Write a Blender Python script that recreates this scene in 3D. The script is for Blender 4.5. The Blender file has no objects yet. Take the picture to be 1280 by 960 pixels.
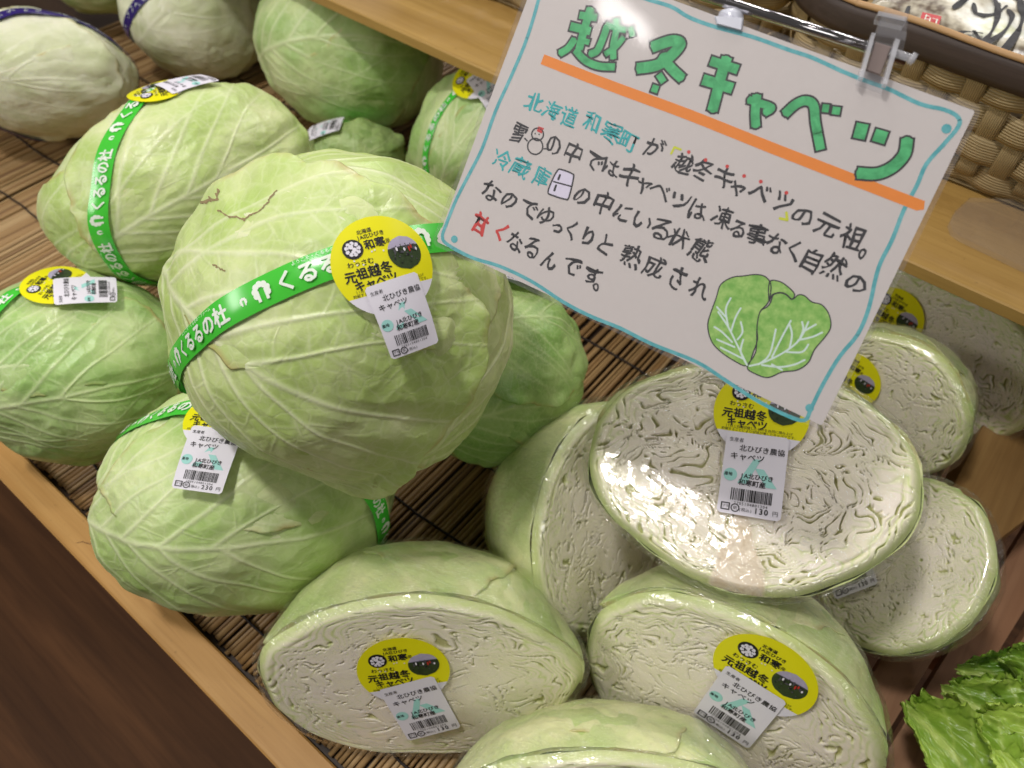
import bpy, math, random
import numpy as np
from mathutils import Matrix, Vector

random.seed(7)
SC = bpy.context.scene
COL = SC.collection

# ------------------------------------------------------------------ camera
F, CX, CY, H = 935.0, 640.0, 480.0, 0.62        # focal length (px of a 1280 frame), centre, height above the tray
_vx = np.array([-1323 - CX, -782 - CY, F]); _vy = np.array([1805 - CX, -640 - CY, F])
_X = -_vx / np.linalg.norm(_vx)
_Y = _vy / np.linalg.norm(_vy); _Y -= _X * (_X @ _Y); _Y /= np.linalg.norm(_Y)
_Z = np.cross(_X, _Y)
R = np.array([_X, _Y, _Z])                       # camera (x right, y down, z forward) -> world
CAM = np.array([0.0, 0.0, H])
cam_d = bpy.data.cameras.new('camera')
cam_d.sensor_width = 36.0
cam_d.lens = 36.0 * F / 1280.0
cam_d.clip_start = 0.01; cam_d.clip_end = 50
cam = bpy.data.objects.new('camera', cam_d)
COL.objects.link(cam)
_M = R @ np.diag([1.0, -1.0, -1.0])
_m4 = Matrix.Identity(4)
for i in range(3):
    for j in range(3): _m4[i][j] = _M[i, j]
    _m4[i][3] = CAM[i]
cam.matrix_world = _m4
cam_d.dof.use_dof = True
cam_d.dof.focus_distance = 0.44
cam_d.dof.aperture_fstop = 9.0
SC.camera = cam

# ------------------------------------------------------------------ light: indoor market lamps, with added fills and glint lamps
w = bpy.data.worlds.new('World'); SC.world = w; w.use_nodes = True
bg = w.node_tree.nodes['Background']
bg.inputs[0].default_value = (1.0, 0.94, 0.88, 1); bg.inputs[1].default_value = 0.07
def area(name, loc, target, sx, sy, power, colr):
    l = bpy.data.lights.new(name, 'AREA'); l.shape = 'RECTANGLE'; l.size = sx; l.size_y = sy
    l.energy = power; l.color = colr
    o = bpy.data.objects.new(name, l); COL.objects.link(o)
    o.location = loc
    o.rotation_euler = (Vector(target) - Vector(loc)).to_track_quat('-Z', 'Y').to_euler()
    return o
WARM = (1.0, 0.965, 0.93)
area('ceiling_or_fill_lamp', (-0.52, -0.16, 1.9), (-0.4, 0.2, 0.1), 0.20, 0.13, 15.5, WARM)
area('ceiling_or_fill_lamp', (-0.95, 0.75, 1.9), (-0.5, 0.25, 0.1), 0.95, 0.14, 4.0, WARM)
area('ceiling_or_fill_lamp', (-0.38, -0.49, 1.9), (-0.3, 0.3, 0.1), 0.15, 0.05, 0.9, WARM)
area('ceiling_or_fill_lamp', (1.5, -0.9, 1.9), (-0.1, 0.3, 0.15), 1.0, 0.35, 6.5, WARM)  # unseen fill at the right front, added to brighten card and cut faces
area('ceiling_or_fill_lamp', (-1.6, -1.3, 1.35), (-0.2, 0.25, 0.1), 1.0, 0.35, 17.0, WARM)  # low unseen fill at the left front, added to brighten the near faces
for _x in (-2.5, -1.35, -0.2, 0.9):
    area('ceiling_or_fill_lamp', (_x, 2.7, 2.0), (-0.3, 0.3, 0.1), 0.9, 0.12, 12.0, WARM)  # far row added so the film on the domes catches glints
for _x, _y, _p in ((-0.75, 0.2, 1.2), (-1.15, 0.95, 1.6), (-0.45, 1.35, 1.2), (0.1, 1.2, 1.2), (0.5, 0.4, 0.7)):
    area('glint_lamp', (_x, _y, 1.8), (-0.3, 0.3, 0.1), 0.06, 0.05, _p, WARM)  # small unseen lamps added for sparkle on the film
SC.view_settings.view_transform = 'Standard'; SC.view_settings.look = 'None'
SC.view_settings.gamma = 1.0; SC.view_settings.exposure = 0.0
SC.view_settings.use_curve_mapping = False
SC.cycles.max_bounces = 6; SC.cycles.transparent_max_bounces = 16
SC.cycles.caustics_reflective = False; SC.cycles.caustics_refractive = False
SC.cycles.use_denoising = True

# ------------------------------------------------------------------ pixel helpers (a pixel's ray meets a real plane)
def ray(x, y): return R @ np.array([(x - CX) / F, (y - CY) / F, 1.0])
def at(x, y, z):
    d = ray(x, y); return CAM + d * ((z - H) / d[2])
def depth(x, y, z):
    d = ray(x, y); return (z - H) / d[2]
def unit(v): return v / np.linalg.norm(v)
def viewframe(x, y):
    """right, down and towards-camera unit vectors about the line of sight through a pixel"""
    t = -unit(ray(x, y)); r = R @ np.array([1.0, 0, 0]); r = unit(r - t * (r @ t))
    d = np.cross(r, t); d = d if d @ (R @ np.array([0, 1.0, 0])) > 0 else -d
    return r, d, t

# ------------------------------------------------------------------ noise
def _h(ix, iy, iz, seed):
    h = (ix.astype(np.int64) * 374761393 + iy.astype(np.int64) * 668265263 + iz.astype(np.int64) * 2147483647 + seed * 974634777) & 0xffffffff
    h = ((h ^ (h >> 13)) * 1274126177) & 0xffffffff
    h = h ^ (h >> 16)
    return (h & 0xffff) / 65535.0
def noise2(x, y, seed=0):
    x0 = np.floor(x); y0 = np.floor(y); fx = x - x0; fy = y - y0
    x0 = x0.astype(int); y0 = y0.astype(int); z = np.zeros_like(x0)
    def g(i, j):
        a = _h(x0 + i, y0 + j, z, seed) * 2 * np.pi
        return np.cos(a) * (fx - i) + np.sin(a) * (fy - j)
    u = fx * fx * fx * (fx * (fx * 6 - 15) + 10); v = fy * fy * fy * (fy * (fy * 6 - 15) + 10)
    return ((g(0, 0) * (1 - u) + g(1, 0) * u) * (1 - v) + (g(0, 1) * (1 - u) + g(1, 1) * u) * v) * 1.5
def fbm2(x, y, seed=0, oct=4, gain=0.5):
    s = 0; a = 1
    for k in range(oct):
        s = s + a * noise2(x * 2 ** k + 17.3 * k, y * 2 ** k - 9.1 * k, seed + k); a *= gain
    return s
def noise3(p, seed=0):
    i = np.floor(p); f = p - i; i = i.astype(int); f = f * f * (3 - 2 * f); r = 0
    for a in (0, 1):
        for b in (0, 1):
            for c in (0, 1):
                wgt = (f[..., 0] if a else 1 - f[..., 0]) * (f[..., 1] if b else 1 - f[..., 1]) * (f[..., 2] if c else 1 - f[..., 2])
                r = r + wgt * _h(i[..., 0] + a, i[..., 1] + b, i[..., 2] + c, seed)
    return r * 2 - 1
def sstep(a, b, x):
    t = np.clip((x - a) / (b - a), 0, 1); return t * t * (3 - 2 * t)

# ------------------------------------------------------------------ materials
def lin(r, g, b):
    f = lambda c: (c / 255 / 12.92) if c / 255 <= 0.04045 else ((c / 255 + 0.055) / 1.055) ** 2.4
    return (f(r), f(g), f(b), 1)
class NT:
    def __init__(s, name):
        s.m = bpy.data.materials.new(name); s.m.use_nodes = True; s.t = s.m.node_tree
        s.b = s.t.nodes['Principled BSDF']; s.out = s.t.nodes['Material Output']
    def n(s, kind, **kw):
        nd = s.t.nodes.new(kind)
        for k, v in kw.items():
            if k.startswith('i_'):
                key = k[2:]; key = int(key) if key.isdigit() else key.replace('_', ' ')
                if isinstance(v, bpy.types.NodeSocket): s.t.links.new(v, nd.inputs[key])
                else: nd.inputs[key].default_value = v
            else: setattr(nd, k, v)
        return nd
    def l(s, a, b): s.t.links.new(a, b)
    def mix(s, fac, a, b, mode='MIX'):
        nd = s.t.nodes.new('ShaderNodeMix'); nd.data_type = 'RGBA'; nd.blend_type = mode
        for sock, v in ((nd.inputs[0], fac), (nd.inputs[6], a), (nd.inputs[7], b)):
            if isinstance(v, bpy.types.NodeSocket): s.l(v, sock)
            else: sock.default_value = v
        return nd.outputs[2]
    def math(s, op, a, b=0.0, clamp=False):
        nd = s.t.nodes.new('ShaderNodeMath'); nd.operation = op; nd.use_clamp = clamp
        for sock, v in ((nd.inputs[0], a), (nd.inputs[1], b)):
            if isinstance(v, bpy.types.NodeSocket): s.l(v, sock)
            else: sock.default_value = v
        return nd.outputs[0]
    def ramp(s, fac, stops):
        nd = s.t.nodes.new('ShaderNodeValToRGB'); s.l(fac, nd.inputs[0])
        e = nd.color_ramp.elements
        while len(e) < len(stops): e.new(0.5)
        for i, (p, c) in enumerate(stops):
            e[i].position = p; e[i].color = c if len(c) == 4 else (*c, 1)
        return nd.outputs[0]
    def attr(s, name): return s.n('ShaderNodeAttribute', attribute_name=name)
    def coord(s, what='Object'): return s.n('ShaderNodeTexCoord').outputs[what]
    def noise(s, vec, scale, detail=3, rough=0.5, dist=0.0):
        nd = s.n('ShaderNodeTexNoise', i_Scale=scale, i_Detail=detail, i_Roughness=rough, i_Distortion=dist)
        if vec is not None: s.l(vec, nd.inputs['Vector'])
        return nd.outputs[0]
    def mapping(s, vec, scale=(1, 1, 1), rot=(0, 0, 0)):
        nd = s.n('ShaderNodeMapping', i_Scale=scale, i_Rotation=rot); s.l(vec, nd.inputs[0]); return nd.outputs[0]
    def bump(s, h, strength=0.3, dist=0.001):
        nd = s.n('ShaderNodeBump', i_Strength=strength, i_Distance=dist); s.l(h, nd.inputs['Height']); return nd.outputs[0]
    def fres(s, ior, k, nrm=None):
        """reflectance of a thin sheet: both sides reflect like the outside"""
        fr = s.n('ShaderNodeFresnel', i_IOR=ior)
        if nrm is not None: s.l(nrm, fr.inputs['Normal'])
        g = s.n('ShaderNodeNewGeometry')
        one = s.math('SUBTRACT', 1.0, g.outputs['Backfacing'])
        return s.math('MINIMUM', s.math('ADD', s.math('MULTIPLY', s.math('MULTIPLY', fr.outputs[0], one), k), s.math('MULTIPLY', g.outputs['Backfacing'], 0.03)), 0.32)
    def setb(s, **kw):
        for k, v in kw.items():
            k = k.replace('_', ' ')
            if isinstance(v, bpy.types.NodeSocket): s.l(v, s.b.inputs[k])
            else: s.b.inputs[k].default_value = v
        return s.m

def plain(name, c, rough=0.5, var=0.12, scale=60, spec=0.4, bump=0.0):
    t = NT(name); v = t.coord()
    nz = t.noise(v, scale, 4)
    c2 = tuple(x * (1 - var) for x in c[:3]) + (1,)
    kw = dict(Base_Color=t.mix(nz, c, c2), Roughness=rough)
    if bump: kw['Normal'] = t.bump(nz, bump, 0.001)
    t.setb(**kw); t.b.inputs['Specular IOR Level'].default_value = spec
    return t.m

def leaf_material(name, green, pale, vein, deep, fine=0.5):
    t = NT(name)
    va = t.attr('vein').outputs['Fac']; ta = t.attr('tone').outputs['Fac']; lp = t.attr('lp').outputs['Vector']
    pos = t.coord()
    nz = t.noise(pos, 26, 4, 0.6)
    base = t.mix(t.ramp(ta, [(0.15, (0, 0, 0)), (0.85, (1, 1, 1))]), pale, green)
    base = t.mix(t.math('MULTIPLY', t.ramp(nz, [(0.42, (0, 0, 0)), (0.7, (1, 1, 1))]), 0.55), base, deep)
    # fine net of veinlets
    wob = t.n('ShaderNodeTexNoise', i_Scale=9.0, i_Detail=2.0); t.l(lp, wob.inputs['Vector'])
    wv = t.n('ShaderNodeVectorMath', operation='MULTIPLY_ADD'); t.l(wob.outputs['Color'], wv.inputs[0])
    wv.inputs[1].default_value = (0.09, 0.09, 0.09); t.l(lp, wv.inputs[2])
    vor = t.n('ShaderNodeTexVoronoi', feature='DISTANCE_TO_EDGE', i_Scale=12.0); t.l(wv.outputs[0], vor.inputs['Vector'])
    net = t.ramp(vor.outputs['Distance'], [(0.0, (1, 1, 1)), (0.14, (0, 0, 0))])
    vor2 = t.n('ShaderNodeTexVoronoi', feature='DISTANCE_TO_EDGE', i_Scale=34.0); t.l(wv.outputs[0], vor2.inputs['Vector'])
    net2 = t.ramp(vor2.outputs['Distance'], [(0.0, (1, 1, 1)), (0.16, (0, 0, 0))])
    base = t.mix(t.math('MULTIPLY', net, 0.24 * fine), base, vein)
    base = t.mix(t.math('MULTIPLY', net2, 0.10 * fine), base, vein)
    col = t.mix(t.math('MULTIPLY', va, 0.52), base, vein)
    ed = t.ramp(t.attr('rad').outputs['Fac'], [(0.955, (0, 0, 0)), (0.992, (1, 1, 1))])
    edn = t.ramp(t.noise(pos, 45, 3), [(0.42, (0, 0, 0)), (0.62, (1, 1, 1))])
    col = t.mix(t.math('MULTIPLY', t.math('MULTIPLY', ed, edn), 0.75), col, lin(186, 170, 108))
    # little brown scuffs and specks
    sp = t.noise(pos, 95, 3, 0.6)
    sp2 = t.noise(pos, 9, 2)
    spot = t.math('MULTIPLY', t.ramp(sp, [(0.66, (0, 0, 0)), (0.73, (1, 1, 1))]), t.ramp(sp2, [(0.5, (0, 0, 0)), (0.66, (1, 1, 1))]))
    col = t.mix(t.math('MULTIPLY', spot, 0.5), col, lin(120, 112, 60))
    hgt = t.math('ADD', t.math('MULTIPLY', net, 0.22), t.math('MULTIPLY', nz, 0.9))
    hgt = t.math('ADD', hgt, t.math('MULTIPLY', net2, 0.08))
    rough = t.ramp(nz, [(0.3, (0.29, 0.29, 0.29)), (0.7, (0.46, 0.46, 0.46))])
    t.setb(Base_Color=col, Roughness=rough, Normal=t.bump(hgt, 0.35, 0.0011))
    t.b.inputs['Specular IOR Level'].default_value = 0.38
    t.b.inputs['Subsurface Weight'].default_value = 0.12
    t.b.inputs['Subsurface Radius'].default_value = (0.004, 0.005, 0.0015)
    t.b.inputs['Subsurface Scale'].default_value = 1.0
    return t.m

L_MAIN = leaf_material('leaf_yellow_green', lin(182, 204, 120), lin(226, 230, 180), lin(242, 241, 214), lin(160, 188, 96))
L_GREEN = leaf_material('leaf_fresh_green', lin(160, 194, 114), lin(206, 220, 160), lin(230, 234, 194), lin(138, 176, 90))
L_MID = leaf_material('leaf_mid_green', lin(172, 200, 118), lin(216, 226, 168), lin(236, 238, 202), lin(148, 182, 94))
L_WHITE = leaf_material('leaf_whitish', lin(204, 210, 166), lin(230, 230, 204), lin(236, 234, 214), lin(182, 194, 138), 0.3)
L_HALF = leaf_material('leaf_half_pale', lin(190, 212, 132), lin(236, 237, 180), lin(240, 240, 196), lin(170, 200, 112), 0.25)
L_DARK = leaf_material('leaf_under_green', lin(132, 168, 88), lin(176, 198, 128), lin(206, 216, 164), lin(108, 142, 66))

def cut_material():
    t = NT('cut_cabbage_flesh')
    g = t.attr('gap').outputs['Fac']; rim = t.attr('rim').outputs['Fac']; core = t.attr('core').outputs['Fac']; to = t.attr('tone').outputs['Fac']
    pos = t.coord()
    nz = t.noise(pos, 70, 4, 0.6)
    base = t.mix(to, lin(254, 243, 230), lin(250, 243, 216))
    base = t.mix(t.math('MULTIPLY', nz, 0.2), base, lin(236, 218, 190))
    base = t.mix(rim, base, lin(212, 224, 150))
    cf = t.mix(t.ramp(t.noise(t.mapping(pos, (90, 90, 90)), 1.0, 4, 0.7, 1.5), [(0.35, (0, 0, 0)), (0.65, (1, 1, 1))]), lin(246, 234, 212), lin(226, 206, 174))
    base = t.mix(core, base, cf)
    base = t.mix(t.ramp(g, [(0.2, (0, 0, 0)), (0.85, (0.72, 0.72, 0.72))]), base, lin(172, 172, 100))  # slits tinted olive: green inner leaf, with shade put into the colour
    t.setb(Base_Color=base, Roughness=0.42, Normal=t.bump(nz, 0.12, 0.0006))
    t.b.inputs['Subsurface Weight'].default_value = 0.2
    t.b.inputs['Subsurface Radius'].default_value = (0.005, 0.005, 0.003)
    t.b.inputs['Subsurface Scale'].default_value = 1.0
    return t.m
M_CUT = cut_material()

def film_material(name, wrinkle=1.0, base=0.05, haze=0.06):
    t = NT(name); nodes = t.t.nodes
    nodes.remove(t.b)
    pos = t.coord()
    v1 = t.mapping(pos, (30, 190, 60), (0.5, 0.3, 0.7))
    n1 = t.noise(v1, 1.0, 4, 0.6, 0.8)
    v2 = t.mapping(pos, (160, 34, 70), (0.2, 1.1, 0.3))
    n2 = t.noise(v2, 1.0, 4, 0.6, 0.5)
    n3 = t.noise(pos, 22, 2)
    r1 = t.ramp(n1, [(0.44, (0, 0, 0)), (0.5, (1, 1, 1)), (0.56, (0, 0, 0))])
    hgt = t.math('ADD', t.math('ADD', t.math('MULTIPLY', r1, 0.35), t.math('MULTIPLY', n2, 0.7)), t.math('MULTIPLY', n3, 2.5))
    nrm = t.bump(hgt, 0.9 * wrinkle, 0.0019)
    gl = t.n('ShaderNodeBsdfGlossy', i_Roughness=0.075); gl.inputs['Color'].default_value = (1, 1, 1, 1); t.l(nrm, gl.inputs['Normal'])
    tr = t.n('ShaderNodeBsdfTransparent'); tr.inputs['Color'].default_value = (0.995, 0.995, 0.995, 1)
    df = t.n('ShaderNodeBsdfDiffuse'); df.inputs['Color'].default_value = (0.9, 0.92, 0.9, 1); t.l(nrm, df.inputs['Normal'])
    fac = t.math('ADD', t.fres(1.45, 0.8, nrm), base, True)
    streak = t.math('MULTIPLY', t.ramp(n1, [(0.5, (0, 0, 0)), (0.75, (1, 1, 1))]), haze * 4)
    fine_ = t.ramp(t.noise(t.mapping(pos, (24, 240, 90), (0.9, 0.2, 0.4)), 1.0, 3, 0.5, 0.4), [(0.487, (0, 0, 0)), (0.5, (1, 1, 1)), (0.513, (0, 0, 0))])
    patch = t.ramp(t.noise(pos, 13, 2), [(0.45, (0, 0, 0)), (0.6, (1, 1, 1))])
    fold_haze = t.math('MULTIPLY', fine_, patch)
    streak = t.math('ADD', streak, t.math('MULTIPLY', fold_haze, 0.22))  # white haze painted along fold lines, standing in for glints on the film
    fac = t.math('ADD', fac, t.math('MULTIPLY', fold_haze, 0.10), True)
    m1 = t.n('ShaderNodeMixShader'); t.l(t.math('ADD', streak, haze * 0.3, True), m1.inputs[0]); t.l(tr.outputs[0], m1.inputs[1]); t.l(df.outputs[0], m1.inputs[2])
    m2 = t.n('ShaderNodeMixShader'); t.l(fac, m2.inputs[0]); t.l(m1.outputs[0], m2.inputs[1]); t.l(gl.outputs[0], m2.inputs[2])
    t.l(m2.outputs[0], t.out.inputs['Surface'])
    return t.m
M_FILM = film_material('cling_film', 1.0, 0.075, 0.014)
M_FILMF = film_material('cling_film_taut', 0.34, 0.05, 0.012)
def laminate_material():
    t = NT('laminate_film'); t.t.nodes.remove(t.b)
    nrm = t.bump(t.noise(t.coord(), 18, 2), 0.25, 0.0015)
    gl = t.n('ShaderNodeBsdfGlossy', i_Roughness=0.07); tr = t.n('ShaderNodeBsdfTransparent'); tr.inputs[0].default_value = (0.975, 0.97, 0.975, 1)
    t.l(nrm, gl.inputs['Normal'])
    df = t.n('ShaderNodeBsdfDiffuse'); df.inputs[0].default_value = (0.7, 0.7, 0.72, 1)
    m0 = t.n('ShaderNodeMixShader'); m0.inputs[0].default_value = 0.05; t.l(tr.outputs[0], m0.inputs[1]); t.l(df.outputs[0], m0.inputs[2]); tr = m0
    m = t.n('ShaderNodeMixShader'); t.l(t.fres(1.4, 0.8, nrm), m.inputs[0]); t.l(tr.outputs[0], m.inputs[1]); t.l(gl.outputs[0], m.inputs[2])
    t.l(m.outputs[0], t.out.inputs[0]); return t.m
M_LAMI = laminate_material()

def wood(name, c1, c2, c3, axis=0, scale=1.0, rough=0.55):
    t = NT(name); pos = t.coord()
    s = [60 * scale] * 3; s[axis] = 3.0 * scale
    n1 = t.noise(t.mapping(pos, tuple(s)), 1.0, 5, 0.6, 0.6)
    s2 = [9 * scale] * 3; s2[axis] = 1.2 * scale
    n2 = t.noise(t.mapping(pos, tuple(s2)), 1.0, 3, 0.5, 1.2)
    s3 = [420 * scale] * 3; s3[axis] = 14 * scale
    n3 = t.noise(t.mapping(pos, tuple(s3)), 1.0, 2, 0.5)
    c = t.mix(t.ramp(n1, [(0.35, (0, 0, 0)), (0.65, (1, 1, 1))]), c1, c2)
    c = t.mix(t.math('MULTIPLY', t.ramp(n2, [(0.45, (0, 0, 0)), (0.6, (1, 1, 1))]), 0.4), c, c3)
    c = t.mix(t.math('MULTIPLY', t.ramp(n3, [(0.5, (0, 0, 0)), (0.7, (1, 1, 1))]), 0.22), c, c3)
    dn = t.noise(pos, 140, 3, 0.7)
    c = t.mix(t.math('MULTIPLY', t.ramp(dn, [(0.66, (0, 0, 0)), (0.75, (1, 1, 1))]), 0.35), c, lin(90, 60, 30))
    t.setb(Base_Color=c, Roughness=rough, Normal=t.bump(t.math('ADD', n1, n3), 0.25, 0.0006))
    return t.m
M_PINE = wood('pine_rail', lin(200, 156, 92), lin(180, 134, 70), lin(146, 102, 50), 0)
M_SHELF = wood('pine_shelf', lin(186, 150, 84), lin(170, 134, 70), lin(138, 102, 48), 0)
M_DIV = wood('pine_divider', lin(160, 126, 76), lin(140, 106, 60), lin(108, 78, 42), 1)
M_SLAT = wood('red_slat', lin(176, 134, 102), lin(156, 114, 84), lin(116, 80, 56), 1, 0.7)

# ------------------------------------------------------------------ mesh helpers
def tag(o, label=None, cat=None, group=None, kind=None):
    if label: o['label'] = label
    if cat: o['category'] = cat
    if group: o['group'] = group
    if kind: o['kind'] = kind
    return o
def mesh_np(name, V, Fc, attrs=None, smooth=True, matidx=None):
    """V (n,3), Fc list of arrays (m,k) of equal k or one array"""
    me = bpy.data.meshes.new(name)
    V = np.ascontiguousarray(V, dtype=np.float32)
    Fs = Fc if isinstance(Fc, (list, tuple)) else [Fc]
    Fs = [np.asarray(f, dtype=np.int32) for f in Fs if len(f)]
    nl = sum(f.size for f in Fs); nf = sum(len(f) for f in Fs)
    me.vertices.add(len(V)); me.vertices.foreach_set('co', V.ravel())
    me.loops.add(nl); me.polygons.add(nf)
    me.loops.foreach_set('vertex_index', np.concatenate([f.ravel() for f in Fs]).astype(np.int32))
    tot = np.concatenate([np.full(len(f), f.shape[1]) for f in Fs]).astype(np.int32)
    st = np.concatenate([[0], np.cumsum(tot)[:-1]]).astype(np.int32)
    me.polygons.foreach_set('loop_start', st)
    me.polygons.foreach_set('loop_total', tot)
    me.polygons.foreach_set('use_smooth', np.full(nf, smooth, dtype=bool))
    if matidx is not None: me.polygons.foreach_set('material_index', np.asarray(matidx, dtype=np.int32))
    for k, a in (attrs or {}).items():
        a = np.asarray(a, dtype=np.float32)
        if a.ndim == 1:
            at_ = me.attributes.new(k, 'FLOAT', 'POINT'); at_.data.foreach_set('value', np.ascontiguousarray(a))
        else:
            at_ = me.attributes.new(k, 'FLOAT_VECTOR', 'POINT'); at_.data.foreach_set('vector', np.ascontiguousarray(a).ravel())
    me.update(calc_edges=True); me.validate()
    return me
def link(name, me, mats, parent=None, loc=None):
    o = bpy.data.objects.new(name, me)
    COL.objects.link(o)
    for m in (mats if isinstance(mats, (list, tuple)) else [mats]):
        me.materials.append(m)
    if parent is not None: o.parent = parent
    if loc is not None: o.location = loc
    return o
def empty(name, loc):
    o = bpy.data.objects.new(name, None); COL.objects.link(o); o.location = loc; o.empty_display_size = 0.02
    return o
def loc_of(parent): return np.array(parent.location) if parent is not None else np.zeros(3)
def grid_faces(nu, nv, wrap_v=False):
    i = np.arange(nu - 1)[:, None]; j = np.arange(nv if wrap_v else nv - 1)[None, :]
    a = i * nv + j; b = i * nv + (j + 1) % nv; c = (i + 1) * nv + (j + 1) % nv; d = (i + 1) * nv + j
    return np.stack([a + 0 * b, b + 0 * a, c, d + 0 * c], -1).reshape(-1, 4)
def box_mesh(name, x0, x1, y0, y1, z0, z1, bev=0.001):
    """box with chamfered edges"""
    V = []
    for sx in (0, 1):
        for sy in (0, 1):
            for sz in (0, 1):
                p = [(x0, x1)[sx], (y0, y1)[sy], (z0, z1)[sz]]
                s = [(1, -1)[sx], (1, -1)[sy], (1, -1)[sz]]
                for k in range(3):
                    q = list(p)
                    for m in range(3):
                        if m != k: q[m] += s[m] * bev
                    V.append(q)
    V = np.array(V)
    from mathutils import geometry
    import bmesh
    bm = bmesh.new()
    vs = [bm.verts.new(v) for v in V]
    bmesh.ops.convex_hull(bm, input=vs)
    me = bpy.data.meshes.new(name); bm.to_mesh(me); bm.free()
    return me
def prism(name, pts, thick, bev=0.0012):
    """prism from a top polygon (world points on one level) extruded downwards, with a chamfered top edge"""
    P = np.array(pts); c = P.mean(0); n = len(P)
    inn = P + np.array([unit(c - p) for p in P]) * bev
    top = inn.copy(); mid = P.copy(); mid[:, 2] -= bev; bot = P.copy(); bot[:, 2] -= thick
    V = np.concatenate([top, mid, bot]); Fq = []
    for i in range(n):
        j = (i + 1) % n
        Fq += [(i, j, n + j, n + i), (n + i, n + j, 2 * n + j, 2 * n + i)]
    me = bpy.data.meshes.new(name)
    me.from_pydata([tuple(v) for v in V], [], [tuple(range(n))] + Fq + [tuple(range(3 * n - 1, 2 * n - 1, -1))])
    import bmesh
    bm = bmesh.new(); bm.from_mesh(me); bmesh.ops.recalc_face_normals(bm, faces=bm.faces); bm.to_mesh(me); bm.free()
    return me
def tube(name, pts, rad, sides=8, mat=None, parent=None, cap=True):
    P = np.array(pts, float); n = len(P)
    rad = np.full(n, rad) if np.isscalar(rad) else np.array(rad)
    T = np.gradient(P, axis=0); T /= np.linalg.norm(T, axis=1)[:, None]
    up = np.array([0, 0, 1.0]) if abs(T[0, 2]) < 0.9 else np.array([1.0, 0, 0])
    A = np.cross(T, up); A /= np.linalg.norm(A, axis=1)[:, None]; B = np.cross(T, A)
    an = np.linspace(0, 2 * np.pi, sides, endpoint=False)
    V = P[:, None, :] + rad[:, None, None] * (np.cos(an)[None, :, None] * A[:, None, :] + np.sin(an)[None, :, None] * B[:, None, :])
    V = V.reshape(-1, 3)
    Fq = [grid_faces(n, sides, True)]
    if cap:
        Fq += [np.arange(sides)[None, ::-1], (np.arange(sides) + (n - 1) * sides)[None, :]]
    me = mesh_np(name, V - loc_of(parent), Fq)
    return link(name, me, mat, parent) if mat else me

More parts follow.
